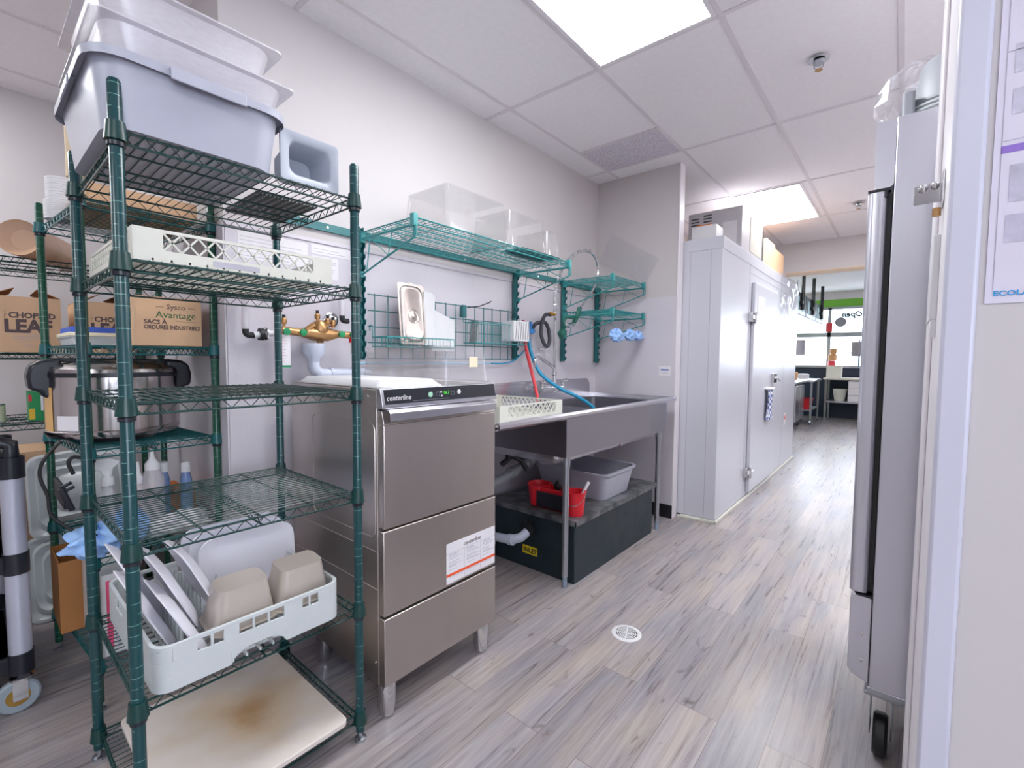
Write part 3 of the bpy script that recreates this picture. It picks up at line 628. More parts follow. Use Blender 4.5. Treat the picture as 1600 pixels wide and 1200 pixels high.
# grey tub and red caddy on the trap
t = thing('dish_tub', 'blue-grey rectangular dish tub on the grease trap lid under the sink', 'tub', (-1.60, 2.62, 0.353), 'bus tubs')
b = MB(); tub(b, -1.575, 2.61, 0.3535, 0.165, 0.262, 0.205, 0.03, 0.055, 0.012, 0.004, 0.012); b.build('body', M['grey_pl'], t, ang=50)
b = MB()
for x in (-1.9, -1.30): 
    pass
b.tube([(-1.70, 2.40, 0.515), (-1.52, 2.40, 0.515)], 0.006, 6); b.build('handle_rib', M['grey_pl'], t)
t = thing('cleaning_caddy', 'red three-part cleaning caddy with a black side panel beside the grey tub', 'caddy', (-1.40, 2.14, 0.353))
b = MB()
def cup(b, cx, cy, z, h, r0, r1, t_=0.003, n=20): b.lathe([(0, z), (r0, z), (r1, z+h), (r1+0.004, z+h), (r1+0.004, z+h+0.003), (r1-t_, z+h+0.003), (r0-t_, z+t_), (0, z+t_)], (cx, cy, 0), n)
cup(b, -1.345, 2.13, 0.3535, 0.125, 0.048, 0.060); cup(b, -1.60, 2.15, 0.3535, 0.12, 0.052, 0.068); b.box(-1.56, -1.37, 2.10, 2.106, 0.356, 0.47); b.box(-1.56, -1.37, 2.185, 2.19, 0.356, 0.47); b.box(-1.56, -1.37, 2.10, 2.19, 0.3535, 0.357)
b.build('body', M['red'], t, ang=50)
MB().box(-1.575, -1.375, 2.085, 2.099, 0.362, 0.448).build('side_panel', M['blackp'], t, bevel=0.004)
hb = MB(); hb.tube([(-1.345+0.062*math.cos(a), 2.13+0.062*math.sin(a), 0.47-0.055*math.sin((a-PI*1.15)/(PI*0.9)*PI)) for a in [PI*1.15+PI*0.9*i/14 for i in range(15)]], 0.0022, 5); hb.build('wire_handle', M['chrome'], t)
b = MB().tube([(-1.35, 2.14, 0.38), (-1.30, 2.20, 0.525)], [0.008, 0.009], 8); b.build('brush_handle', M['white_pl'], t)
b = MB().lathe([(0, 0), (0.022, 0), (0.024, 0.02), (0.014, 0.028), (0.014, 0.04), (0, 0.04)], (-1.47, 2.15, 0.47), 12).lathe([(0.016, 0), (0.016, 0.118), (0, 0.118)], (-1.47, 2.15, 0.357), 12); b.build('bottle_cap', M['black'], t)
# ------------------------------------------------------------------ dish racks
def lattice(b, p0, p1, z0, z1, cell, t_=0.004, w_=0.004, dense=False):
    p0 = Vector(p0); p1 = Vector(p1); L_ = (p1-p0).length; d = (p1-p0)/L_; n = max(1, round(L_/cell)); up = Vector((0, 0, 1))
    nrm = d.cross(up)
    for i in range(n):
        a = p0+d*(L_*i/n); c = p0+d*(L_*(i+1)/n)
        b.bar((a.x, a.y, z0), (c.x, c.y, z1), t_, w_, nrm); b.bar((a.x, a.y, z1), (c.x, c.y, z0), t_, w_, nrm)
def white_rack(x0, x1, y0, y1, z, h, label, cell=0.036, cats='dishwasher dish racks'):
    t = thing('dish_rack', label, 'dish rack', ((x0+x1)/2, (y0+y1)/2, z), cats)
    b = MB(); T = 0.006; zl = z+h*0.36; zt = z+h
    cor = 0.055
    for (a, c, d, e) in ((x0, x1, y0, y0+T), (x0, x1, y1-T, y1), (x0, x0+T, y0+T, y1-T), (x1-T, x1, y0+T, y1-T)):
        b.box(a, c, d, e, z, zl); b.box(a, c, d, e, zt-0.007, zt)
    for x in (x0, x1-T):
        b.box(x, x+T, y0+T, y0+cor, zl, zt-0.007); b.box(x, x+T, y1-cor, y1-T, zl, zt-0.007)
    for y in (y0, y1-T):
        b.box(x0, x0+cor*0.6, y, y+T, zl, zt-0.007); b.box(x1-cor*0.6, x1, y, y+T, zl, zt-0.007)
    fo = b.build('frame', M['cream_pl'], t)
    ym = (y0+y1)/2; MB().box(x1-0.001, x1+0.0006, ym-0.075, ym+0.03, z+0.006, z+0.019).build('hand_slot', mat('slot grey', '#b3b0bb', 0.5), fo)
    for x in (x0+T/2, x1-T/2):
        b = MB(); lattice(b, (x, y0+cor, 0), (x, y1-cor, 0), zl, zt-0.006, cell); b.build('lattice_side', M['cream_pl'], t, smooth=False)
    for y in (y0+T/2, y1-T/2):
        b = MB(); lattice(b, (x0+cor*0.6, y, 0), (x1-cor*0.6, y, 0), zl, zt-0.006, cell*0.7); b.build('lattice_side', M['cream_pl'], t, smooth=False)
    b = MB(); n = int((x1-x0)/0.034)
    for i in range(1, n): b.box(x0+(x1-x0)*i/n-0.002, x0+(x1-x0)*i/n+0.002, y0, y1, z+0.002, z+0.008)
    n = int((y1-y0)/0.034)
    for i in range(1, n): b.box(x0, x1, y0+(y1-y0)*i/n-0.002, y0+(y1-y0)*i/n+0.002, z+0.002, z+0.0075)
    b.build('base_grid', M['cream_pl'], t, smooth=False)
    return t
white_rack(-1.79, -1.275, 0.245, 0.70, 1.4085, 0.072, 'white lattice-sided dish rack on the second shelf of the front green rack')
white_rack(-1.74, -1.30, 1.46, 1.93, SZ-0.019, 0.085, 'cream lattice-sided dish rack standing on the sink drainboard', 0.04)
# grey peg rack with plates on the fifth shelf
rx0, rx1, ry0, ry1, rz, rh = -1.765, -1.248, 0.250, 0.700, 0.4335, 0.108
t = thing('dish_rack', 'pale grey peg dish rack full of white plates and pans on the front rack', 'dish rack', ((rx0+rx1)/2, (ry0+ry1)/2, rz), 'dishwasher dish racks')
b = MB()
cx, cy, hx, hy = (rx0+rx1)/2, (ry0+ry1)/2, (rx1-rx0)/2, (ry1-ry0)/2
# walls with openings: build as lower band, top band and pillars
def wall_band(b, z0, z1, t_=0.005): b.loft([[(x, y, z) for x, y in rrect(cx, cy, hx-d, hy-d, 0.035)] for d, z in ((0, z0), (0, z1), (t_, z1), (t_, z0))], closed=True)
wall_band(b, rz+0.030, rz+0.070); wall_band(b, rz+rh-0.010, rz+rh, 0.008)
# lower skirt in pieces so the hand hold stays open
for (a, c) in ((ry0+0.03, ry0+0.155), (ry1-0.16, ry1-0.03)): b.box(rx1-0.005, rx1, a, c, rz, rz+0.031); b.box(rx0, rx0+0.005, a, c, rz, rz+0.031)
b.prism([(ry0+0.155, rz+0.031), (ry0+0.155, rz), (ry0+0.163, rz+0.014), (ry0+0.18, rz+0.024), (ry0+0.20, rz+0.031)], 'x', rx1-0.005, rx1)
b.prism([(ry1-0.16, rz+0.031), (ry1-0.16, rz), (ry1-0.168, rz+0.014), (ry1-0.185, rz+0.024), (ry1-0.205, rz+0.031)], 'x', rx1-0.005, rx1)
for y in (ry0, ry1-0.005): b.box(rx0+0.03, rx1-0.03, y, y+0.005, rz, rz+0.031)
for kx, ky, a0 in ((rx1-0.035, ry1-0.035, 0), (rx0+0.035, ry1-0.035, 1), (rx0+0.035, ry0+0.035, 2), (rx1-0.035, ry0+0.035, 3)):
    for z0, z1 in ((rz, rz+0.031), (rz+0.069, rz+rh-0.009)):
        P_ = [(kx+0.035*math.cos(PI/2*(a0+i/6)), ky+0.035*math.sin(PI/2*(a0+i/6))) for i in range(7)]; Q = [(kx+0.030*math.cos(PI/2*(a0+i/6)), ky+0.030*math.sin(PI/2*(a0+i/6))) for i in range(7)][::-1]
        b.prism(P_+Q, 'z', z0, z1)
# pillars between window openings (front and back)
segs = [(0.035, 0.085), (0.112, 0.118), (0.140, 0.175), (0.206, 0.212), (0.243, 0.249), (0.285, 0.335), (0.352, 0.358), (0.380, 0.415)]
for a, c in segs:
    for x in (rx1-0.005, rx0): b.box(x, x+0.005, ry0+a, ry0+c, rz+0.069, rz+rh-0.009)
for a, c in ((0.035, 0.12), (0.16, 0.166), (0.20, 0.32), (0.36, 0.366), (0.40, 0.482)):
    for y in (ry0, ry1-0.005): b.box(rx0+a, rx0+c, y, y+0.005, rz+0.069, rz+rh-0.009)
b.build('frame', M['grey_pl2'], t, bevel=0.001)
b = MB()
for i in range(1, 14):
    y = ry0+0.45*i/14; b.box(rx0+0.004, rx1-0.004, y-0.0022, y+0.0022, rz+0.003, rz+0.010)
for i in range(1, 16):
    x = rx0+(rx1-rx0)*i/16; b.box(x-0.0022, x+0.0022, ry0+0.004, ry1-0.004, rz+0.003, rz+0.010)
b.build('base_grid', M['grey_pl2'], t, smooth=False)
pn = 0
for j in range(3):
    pb = MB()
    y = ry0+0.075+j*0.075
    for i in range(12):
        x = rx0+0.055+i*0.034
        pb.lathe([(0.0045, rz+0.008), (0.004, rz+0.098), (0.002, rz+0.104), (0, rz+0.104)], (x, y, 0), 8)
    pb.build('peg_row', M['grey_pl2'], t)
# plates: shallow rectangular dishes standing on edge between the pegs
def plate_mesh(b, a, c, r=0.035, d=0.018):
    # lies in local XY, opens +Z
    sh = lambda k: rrect(0, 0, a-k, c-k, r)
    b.rings([(0.035, 0), (0.020, 0.003), (0.0, d), (0.001, d+0.0035), (0.022, 0.0075), (0.038, 0.0042)], sh, True, True)
pw = MB(); plate_mesh(pw, 0.115, 0.108)
wpl = mat('white melamine', '#e2e0ea', 0.22, var=0.02)
proto = pw.build('plate', wpl, org=(0, 0, 0), ang=50)
def setplate(o, loc, rot, label, group): 
    o.location = loc; o.rotation_euler = rot; tag(o, label, 'plate', group)
# across plates seen edge on at the left (tilted, facing +y)
sp_ = [(-1.60, 0.300, 0.585, 'white oblong plate leaning in the grey rack, nearest the left posts and pink-striped box'), (-1.44, 0.292, 0.560, 'white oblong plate standing lowest beside the near rim of the grey dish rack'),
       (-1.47, 0.345, 0.600, 'white oblong plate leaning second from the near end of the grey dish rack'), (-1.48, 0.405, 0.600, 'white oblong plate leaning third in the grey dish rack before the large white trays')]
for k, (x, y, z, lab) in enumerate(sp_):
    o = proto if k == 0 else proto.copy()
    if k: C.objects.link(o)
    setplate(o, (x, y, z), (PI/2+0.42, 0.0, 0.0), lab, 'white plates in the grey dish rack')
o = proto.copy(); o.data = proto.data; C.objects.link(o); setplate(o, (-1.39, 0.345, 0.535), (PI/2+0.44, 0.0, 0.0), 'short white plate with a cut notch standing low among the pegs', 'white plates in the grey dish rack')
# three large trays facing the room
tb = MB(); plate_mesh(tb, 0.105, 0.142, 0.045, 0.016); tp0 = tb.build('tray', wpl, org=(0, 0, 0), ang=50)
for k, (x, lab) in enumerate(((-1.64, 'large white rounded tray upright in the grey rack, rearmost of the three'), (-1.605, 'large white rounded tray upright in the grey rack, middle of the three'), (-1.565, 'large white rounded tray upright in the grey rack, front one with a full face'))):
    o = tp0 if k == 0 else tp0.copy()
    if k: C.objects.link(o)
    o.location = (x-0.03, 0.550+0.012*k, 0.562-0.012*k); o.rotation_euler = (0, PI/2-0.12, 0); tag(o, lab, 'tray', 'large white trays in the grey dish rack')
# two beige pans upside down leaning on the front wall
beige = mat('beige metallic pan', '#c9bfb6', 0.28, 0.4, var=0.04)
pb = MB(); tub(pb, 0, 0, 0, 0.106, 0.060, 0.076, 0.017, 0.026, 0.006, 0.002, 0.003, flip=True); p0 = pb.build('food_pan', beige, org=(0, 0, 0), ang=50)
for k, (y, lab) in enumerate(((0.458, 'beige rounded metal pan upside down in the grey dish rack, nearer the white plates'), (0.612, 'beige rounded metal pan upside down at the far end of the grey dish rack'))):
    o = p0 if k == 0 else p0.copy()
    if k: C.objects.link(o)
    o.location = (-1.345, y, 0.500); o.rotation_euler = (0, 0.10, 0); tag(o, lab, 'food pan', 'beige pans in the grey dish rack')
# cutting board on the bottom shelf
bm_ = bpy.data.materials.new('stained board'); bm_.use_nodes = True; _n = bm_.node_tree.nodes; _l = bm_.node_tree.links
_tc = _n.new('ShaderNodeTexCoord'); _nz = _n.new('ShaderNodeTexNoise'); _nz.inputs['Scale'].default_value = 6; _nz.inputs['Detail'].default_value = 6; _l.new(_tc.outputs['Object'], _nz.inputs['Vector'])
_vm = _n.new('ShaderNodeVectorMath'); _vm.operation = 'DISTANCE'; _vm.inputs[1].default_value = (0.0, 0.05, 0.02); _l.new(_tc.outputs['Object'], _vm.inputs[0])
_a = _n.new('ShaderNodeMath'); _a.operation = 'MULTIPLY_ADD'; _a.inputs[1].default_value = 0.35; _l.new(_nz.outputs['Fac'], _a.inputs[0]); _l.new(_vm.outputs['Value'], _a.inputs[2])
_c = _n.new('ShaderNodeValToRGB'); _c.color_ramp.elements[0].position = 0.16; _c.color_ramp.elements[0].color = lin('#b58f66'); _c.color_ramp.elements[1].position = 0.42; _c.color_ramp.elements[1].color = lin('#d9cfc8')
_e = _c.color_ramp.elements.new(0.26); _e.color = lin('#cdb79c'); _l.new(_a.outputs[0], _c.inputs[0]); _l.new(_c.outputs[0], _n['Principled BSDF'].inputs['Base Color']); _n['Principled BSDF'].inputs['Roughness'].default_value = 0.45
b = MB().prism(rrect(-1.505, 0.492, 0.262, 0.225, 0.02), 'z', 0.0875, 0.103); tag(b.build('cutting_board', bm_, bevel=0.002), 'large white cutting board with brown stains on the lowest shelf of the front rack', 'cutting board')
# ------------------------------------------------------------------ on top of the front rack
t = thing('dish_tub', 'large lavender-grey tub with rolled rim standing on top of the front rack', 'tub', (-1.475, 0.375, 1.673), 'bus tubs')
b = MB(); tub(b, -1.475, 0.373, 1.6725, 0.146, 0.232, 0.185, 0.016, 0.06, 0.014, 0.004, 0.018); b.build('body', M['grey_pl'], t, ang=50)
for (x, y, hx, hy) in ((-1.229, 0.385, 0.008, 0.075), (-1.475, 0.180, 0.05, 0.006)):
    b = MB(); e = 0.006
    if hx < hy: b.prism([(x-hx, 1.819), (x+hx+0.004, 1.817), (x+hx+0.006, 1.790), (x+hx+0.002, 1.790), (x+hx, 1.811), (x-hx, 1.813)], 'y', y-hy, y+hy)
    else: b.prism([(y+hy, 1.819), (y-hy-0.003, 1.817), (y-hy-0.005, 1.792), (y-hy-0.001, 1.792), (y-hy, 1.811), (y+hy, 1.813)], 'x', x-hx, x+hx)
    b.build('handle', M['grey_pl'], t, bevel=0.002)
def pan_thing(cx, cy, z, hx, hy, h, label, m, group, name='food_storage_box', cat='storage box'):
    b = MB(); prof = [(0.05, 0), (0.045, 0.006), (0.022, h-0.02), (0.018, h-0.004), (0.0, h-0.004), (0.0, h), (0.020, h), (0.025, h-0.02), (0.049, 0.009), (0.054, 0.003)]
    b.loft([[(x, y, z+zz) for x, y in rrect(cx, cy, hx-d, hy-d, 0.02 if d < 0.01 else 0.05)] for d, zz in prof]); o = b.build(name, m, ang=50)
    return tag(o, label, cat, group)
pan_thing(-1.50, 0.395, 1.775, 0.235, 0.205, 0.13, 'milky plastic food box in the grey tub, lower of the two on the front rack', M['milk'], 'milky food boxes in the grey tub')
pan_thing(-1.50, 0.385, 1.868, 0.215, 0.195, 0.13, 'milky plastic food box with wide rim, topmost of the stack in the grey tub', M['milk'], 'milky food boxes in the grey tub')
# grey pan on its side
b = MB(); R = []
for d, xx in ((0, 0.0), (0, 0.006), (0.020, 0.006), (0.026, 0.0), (0.034, -0.10), (0.05, -0.105), (0.05, -0.110), (0.030, -0.104), (0.020, -0.004), (0.0, 0.0)):
    R.append([(-1.30+xx, y, z) for y, z in rrect(0.652, 1.743, 0.083-d, 0.069-d, 0.012 if d < 0.01 else 0.022)])
b.loft(R, False, False); b.loft([[(-1.30-0.105, y, z) for y, z in rrect(0.652, 1.743, 0.034, 0.02, 0.02)], [(-1.30-0.110, y, z) for y, z in rrect(0.652, 1.743, 0.034, 0.02, 0.02)]])
tag(b.build('grey_insert_pan', mat('grey insert', '#a9aebb', 0.4, var=0.03), ang=50), 'grey plastic pan standing on its side beside the big tub on the front rack', 'pan')
pm_ = bpy.data.materials.new('perforated mat'); pm_.use_nodes = True; _n = pm_.node_tree.nodes; _l = pm_.node_tree.links
_tc = _n.new('ShaderNodeTexCoord'); _v = _n.new('ShaderNodeTexVoronoi'); _v.inputs['Scale'].default_value = 90; _v.inputs['Randomness'].default_value = 0.1; _l.new(_tc.outputs['Object'], _v.inputs['Vector'])
_c = _n.new('ShaderNodeValToRGB'); _c.color_ramp.elements[0].color = lin('#a3a1a2'); _c.color_ramp.elements[1].color = lin('#3f4042'); _c.color_ramp.elements[0].position = 0.25; _c.color_ramp.elements[1].position = 0.35; _l.new(_v.outputs['Distance'], _c.inputs[0]); _l.new(_c.outputs[0], _n['Principled BSDF'].inputs['Base Color'])
tag(MB().box(-1.72, -1.45, 0.575, 0.75, 1.6725, 1.685).build('drip_mat', pm_, bevel=0.002), 'dark perforated mat lying at the end of the top shelf behind the grey pan', 'mat')
# ------------------------------------------------------------------ on the second rack
def carton(x0, x1, y0, y1, z0, z1, label, name='cardboard_box', m=None, flaps=0, group='cardboard boxes', open_=False):
    t = thing(name, label, 'box', ((x0+x1)/2, (y0+y1)/2, z0), group); m = m or M['card']; T = 0.004
    b = MB(); b.box(x0, x1, y0, y1, z0, z0+T).box(x0, x0+T, y0, y1, z0+T, z1).box(x1-T, x1, y0, y1, z0+T, z1).box(x0+T, x1-T, y0, y0+T, z0+T, z1).box(x0+T, x1-T, y1-T, y1, z0+T, z1)
    if not flaps and not open_: b.box(x0+T, x1-T, y0+T, y1-T, z1-T, z1-0.0005)
    body = b.build('body', m, t)
    if flaps:
        L_ = (x1-x0)*0.42
        for y, dy in ((y0, 1), (y1, -1)):
            f = MB(); f.M = Matrix.Translation((0, y, z1)) @ Matrix.Rotation(dy*flaps, 4, 'X'); f.box(x0+0.004, x1-0.004, min(0, dy*0.085), max(0, dy*0.085), -0.0015, 0.0015); f.build('flap', M['cardd'], t)
    return t, body
carton(-2.48, -2.09, 0.285, 0.600, 1.7085, 1.775, 'flat tan cardboard box on top of the second green rack under the tub shelf')
b = MB().lathe([(0, 0), (0.030, 0), (0.030, 0.21), (0.012, 0.212), (0.012, 0.20), (0, 0.20)], (-2.085, 0.268, 1.776), 24)
tag(b.build('paper_roll', mat('beige roll', '#e6cfae', 0.7)), 'beige paper roll standing behind the left post of the front rack', 'roll')
for (z, r, h, lab) in ((1.7085, 0.052, 0.070, 'white stack of paper lids on the second rack, wider lower one'), (1.7795, 0.045, 0.085, 'white stack of paper lids on the second rack, narrower upper one')):
    b = MB(); n = 9; prof = [(0, 0)]
    for i in range(n): prof += [(r, h*i/n+0.001), (r, h*(i+0.85)/n), (r-0.0015, h*(i+0.95)/n)]
    prof += [(r-0.004, h), (0, h)]
    b.lathe(prof, (-2.47, 0.268, z), 28); tag(b.build('lid_stack', M['white_pl']), lab, 'lids', 'rolls on the second rack')
bt, bb = carton(-2.42, -2.085, 0.403, 0.604, 1.2375, 1.415, 'tan cardboard carton with green Avantage print on the second rack')
text('lettering', 'Sysco', 0.026, (-2.0845, 0.523, 1.372), 'x', M['ink'], bb, 'CENTER')
text('lettering', 'Avantage', 0.034, (-2.0845, 0.523, 1.340), 'x', mat('green print', '#3d6b45', 0.7), bb, 'CENTER')
text('lettering', 'SACS À', 0.021, (-2.0845, 0.425, 1.317), 'x', M['ink'], bb, bold=0.0006)
text('lettering', 'ORDURES INDUSTRIELS', 0.021, (-2.0845, 0.425, 1.298), 'x', M['ink'], bb, bold=0.0006, sx=0.78)
MB().box(-2.085, -2.0845, 0.46, 0.485, 1.378, 1.3795).box(-2.085, -2.0845, 0.562, 0.585, 1.378, 1.3795).box(-2.085, -2.0845, 0.52, 0.60, 1.328, 1.3288).build('print_rules', M['ink'], bb)
t = thing('lunch_container', 'pale plastic container with a cream lid on the second rack shelf', 'container', (-2.38, 0.31, 1.2375))
b = MB(); tub(b, -2.38, 0.315, 1.2375, 0.030, 0.165, 0.068, 0.006, 0.02, 0.003, 0.002, 0.004); b.box(-2.54, -2.22, 0.255, 0.375, 1.239, 1.262); b.build('body', M['grey_pl2'], t, ang=50)
b = MB().prism(rrect(-2.38, 0.315, 0.172, 0.073, 0.02), 'z', 1.268, 1.281); b.build('lid', mat('cream lid', '#e8dfc4', 0.45), t, bevel=0.002)
tag(MB().box(-2.52, -2.24, 0.252, 0.372, 1.282, 1.302).build('blue_box', mat('blue printed card', '#2f57bd', 0.5), bevel=0.002), 'flat blue cardboard box lying on the cream-lidded container', 'box')
# rice cooker
cx, cy = -2.262, 0.368; R0 = 0.195
t = thing('rice_cooker', 'very large stainless steel rice cooker with black handles on the second rack', 'rice cooker', (cx, cy, 0.892))
b = MB().lathe([(0, 0.006), (R0-0.085, 0.006), (R0-0.075, 0.018), (R0-0.06, 0.030), (0, 0.030)], (cx, cy, 0.8865), 40); b.build('base', M['blackp'], t)
ssm = mat('polished steel', '#c9c3c2', 0.16, 1.0, var=0.04, scale=3)
b = MB().lathe([(0, 0.030), (R0-0.008, 0.030), (R0, 0.045), (R0, 0.052), (R0-0.006, 0.056), (R0-0.006, 0.238), (0, 0.238)], (cx, cy, 0.8865), 48); bod = b.build('body', ssm, t)
b = MB().lathe([(R0-0.02, 0.238), (R0-0.003, 0.238), (R0-0.003, 0.254), (R0-0.02, 0.254)], (cx, cy, 0.8865), 48); b.build('black_band', M['blackp'], t)
b = MB().lathe([(0, 0.254), (R0-0.004, 0.254), (R0-0.008, 0.266), (R0-0.030, 0.280), (R0-0.08, 0.292), (0, 0.298)], (cx, cy, 0.8865), 48); b.build('lid', ssm, t)
for s in (-1, 1):
    b = MB(); yy = cy+s*(R0-0.028)
    b.prism([(yy, 1.055+0.0), (yy+s*0.028, 1.055), (yy+s*0.033, 1.075), (yy+s*0.062, 1.085), (yy+s*0.066, 1.13), (yy+s*0.058, 1.165), (yy+s*0.035, 1.182), (yy-s*0.02, 1.190), (yy-s*0.02, 1.150), (yy, 1.15)], 'x', cx-0.055, cx+0.055)
    b.build('handle', M['blackp'], t, bevel=0.010)
MB().box(cx-0.03, cx+0.03, cy-R0+0.02, cy+R0-0.02, 1.176, 1.187).build('lid_hinge', M['blackp'], t, bevel=0.004)
def shell_patch(a0, a1, r, z0, z1, n=8): # curved label on the body
    return [[(cx+rr*math.cos(a0+(a1-a0)*i/n), cy+rr*math.sin(a0+(a1-a0)*i/n), z) for i in range(n+1)] for z, rr in ((z0, r), (z1, r))]
def patch(b, a0, a1, z0, z1, r=R0-0.0045, n=8):
    o = len(b.v)
    for z in (z0, z1):
        for i in range(n+1): b.v.append(Vector((cx+r*math.cos(a0+(a1-a0)*i/n), cy+r*math.sin(a0+(a1-a0)*i/n), z)))
    for i in range(n): b.f.append([o+i, o+i+1, o+n+2+i, o+n+1+i]); b.fm.append(0)
    return b
patch(MB(), math.radians(-88), math.radians(-68), 0.925, 1.09).build('wood_tone_panel', mat('honey panel', '#dcae72', 0.4), bod)
patch(MB(), math.radians(-62), math.radians(-40), 0.945, 0.995).build('rating_label', M['paper'], bod)
b = MB(); P_ = [(-2.12, 0.20, 0.915), (-2.06, 0.165, 0.885), (-2.06, 0.147, 0.849), (-2.06, 0.146, 0.808), (-2.06, 0.160, 0.753), (-2.06, 0.163, 0.701), (-2.06, 0.180, 0.666), (-2.055, 0.214, 0.628)]
def smooth_path(P, k=4):
    P = [Vector(p) for p in P]; out = []
    for i in range(len(P)-1):
        p0 = P[max(i-1, 0)]; p1 = P[i]; p2 = P[i+1]; p3 = P[min(i+2, len(P)-1)]
        for j in range(k):
            u = j/k; out.append(0.5*((2*p1)+(p2-p0)*u+(2*p0-5*p1+4*p2-p3)*u*u+(3*p1-p0-3*p2+p3)*u**3))
    out.append(P[-1]); return out
b.tube(smooth_path(P_), 0.0052, 8); b.build('power_cord', M['black'], t)
t = MB(); t.tube(smooth_path([(-2.06, 0.245, 0.862), (-2.06, 0.222, 0.868), (-2.06, 0.211, 0.850), (-2.06, 0.222, 0.812)]), 0.006, 8)
tag(t.build('cable_loop', M['black']), 'short black cable loop hanging under the rice cooker shelf', 'cable')
t = MB(); 
for z, dy in ((0.787, 0.0), (0.772, 0.006)): t.tube([(-2.055, 0.216+dy, z), (-2.055, 0.190+dy, z-0.012), (-2.30, 0.20+dy, z-0.03)], 0.006, 6)
t.tube([(-2.055, 0.190, 0.772), (-2.055, 0.215, 0.695)], 0.009, 8); t.box(-2.30, -2.06, 0.196, 0.206, 0.70, 0.765)
tag(t.build('black_scraper', M['blackp'], bevel=0.001), 'black long-handled scraper hooked at the side of the second rack', 'scraper')
# bottles on the fourth shelf
zs = 0.5245
def spray(x, y, label, rot):
    t = thing('spray_bottle', label, 'spray bottle', (x, y, zs), 'bottles on the second rack')
    b = MB().lathe([(0, 0), (0.036, 0), (0.038, 0.01), (0.038, 0.10), (0.030, 0.17), (0.016, 0.20), (0.016, 0.215), (0, 0.215)], (x, y, zs), 20); b.build('bottle', M['milk'], t)
    b = MB().lathe([(0, 0.213), (0.019, 0.213), (0.019, 0.240), (0.012, 0.25), (0.012, 0.27), (0, 0.27)], (x, y, zs), 16)
    b.prism([(y-0.055, zs+0.300), (y-0.055, zs+0.286), (y-0.02, zs+0.270), (y-0.012, zs+0.25), (y+0.012, zs+0.25), (y+0.016, zs+0.275), (y+0.034, zs+0.292), (y+0.034, zs+0.300), (y+0.010, zs+0.312), (y-0.02, zs+0.312)], 'x', x-0.010, x+0.010)
    sp = b.build('spray_head', M['white_pl'], t, bevel=0.002)
    MB().prism([(y-0.040, zs+0.286), (y-0.026, zs+0.276), (y-0.040, zs+0.250), (y-0.058, zs+0.222), (y-0.063, zs+0.226), (y-0.050, zs+0.255)], 'x', x-0.006, x+0.006).build('trigger', M['white_pl'], sp, bevel=0.002)
spray(-2.15, 0.318, 'white spray bottle with a trigger head standing beside the left post', 0)
def squeeze(x, y, label, h=0.20, r=0.032, cone=True, m=None, cap=None):
    t = thing('squeeze_bottle', label, 'bottle', (x, y, zs), 'bottles on the second rack')
    MB().lathe([(0, 0), (r, 0), (r, h), (r*0.62, h+0.035), (0, h+0.035)], (x, y, zs), 20).build('bottle', m or M['milk'], t)
    if cone: MB().lathe([(0, h+0.034), (r*0.66, h+0.034), (r*0.66, h+0.055), (r*0.3, h+0.075), (0.004, h+0.115), (0, h+0.115)], (x, y, zs), 16).build('nozzle', cap or M['white_pl'], t)
    else: MB().lathe([(0, h+0.034), (r*0.9, h+0.034), (r*0.85, h+0.07), (r*0.5, h+0.074), (0, h+0.074)], (x, y, zs), 14).build('cap', cap or M['white_pl'], t)
squeeze(-2.15, 0.448, 'tall white bottle with a pointed nozzle in the middle of the second rack', 0.215, 0.036)
squeeze(-2.15, 0.405, 'narrow white bottle half hidden behind the front post of the rack', 0.17, 0.022)
bl = clear('blue liquid', '#b9cdf2', 0.1, 0.1, 0.5, '#9db8ea')
squeeze(-2.20, 0.492, 'blue bottle with a white pump cap just beside the tall nozzle bottle', 0.19, 0.022, False, bl)
squeeze(-2.16, 0.557, 'blue bottle with a white pump cap nearest the right post of the second rack', 0.185, 0.020, False, bl)
carton(-2.50, -2.20, 0.45, 0.600, zs+0.001, 0.64, 'orange-brown cardboard box behind the bottles on the second rack', m=mat('orange card', '#b8612b', 0.7))
def cloth(name, pts_c, rx, ry, rz, m, label, cat, seed=1, group=None):
    rnd = random.Random(seed); b = MB(); n = 36; R = []
    ph = [rnd.uniform(0, 6.28) for _ in range(8)]
    for k in range(19):
        v = PI*k/18; ring = []
        for i in range(n):
            a = 2*PI*i/n
            wv = 1+0.26*math.sin(3*a+ph[0]+2*v)+0.17*math.sin(5*a+ph[1]-5*v)+0.12*math.sin(9*a+ph[2]+7*v)+0.12*math.sin(9*v+ph[3]+2*a)
            ring.append((pts_c[0]+rx*math.sin(v)*math.cos(a)*wv, pts_c[1]+ry*math.sin(v)*math.sin(a)*wv, pts_c[2]+rz*(1-math.cos(v))*0.5*(1+0.12*math.sin(4*a+ph[4]))))
        R.append(ring)
    b.loft(R); o = b.build(name, m, ang=70); return tag(o, label, cat, group)
cloth('blue_glove', (-2.06, 0.275, 0.525), 0.08, 0.075, 0.10, M['blue'], 'crumpled pale blue gloves hanging over the corner of the second rack shelf', 'gloves', 3)
t = MB(); t.prism([(0.335, 0.527), (0.415, 0.527), (0.43, 0.60), (0.385, 0.665), (0.33, 0.64)], 'x', -2.16, -2.10); tag(t.build('blue_bag', M['blue'], bevel=0.012), 'smooth blue plastic bag on the shelf behind the thick front post', 'bag')
cloth('white_towel', (-2.10, 0.54, 0.5265), 0.06, 0.075, 0.075, M['paper'], 'heap of white towels beside the orange-brown box on the second rack', 'towel', 5)
b = MB().prism(rrect(-2.14, 0.455, 0.035, 0.028, 0.01), 'z', 0.5265, 0.585); tag(b.build('white_carton', M['white_pl'], bevel=0.003), 'small white carton in front of the tall nozzle bottle', 'carton')
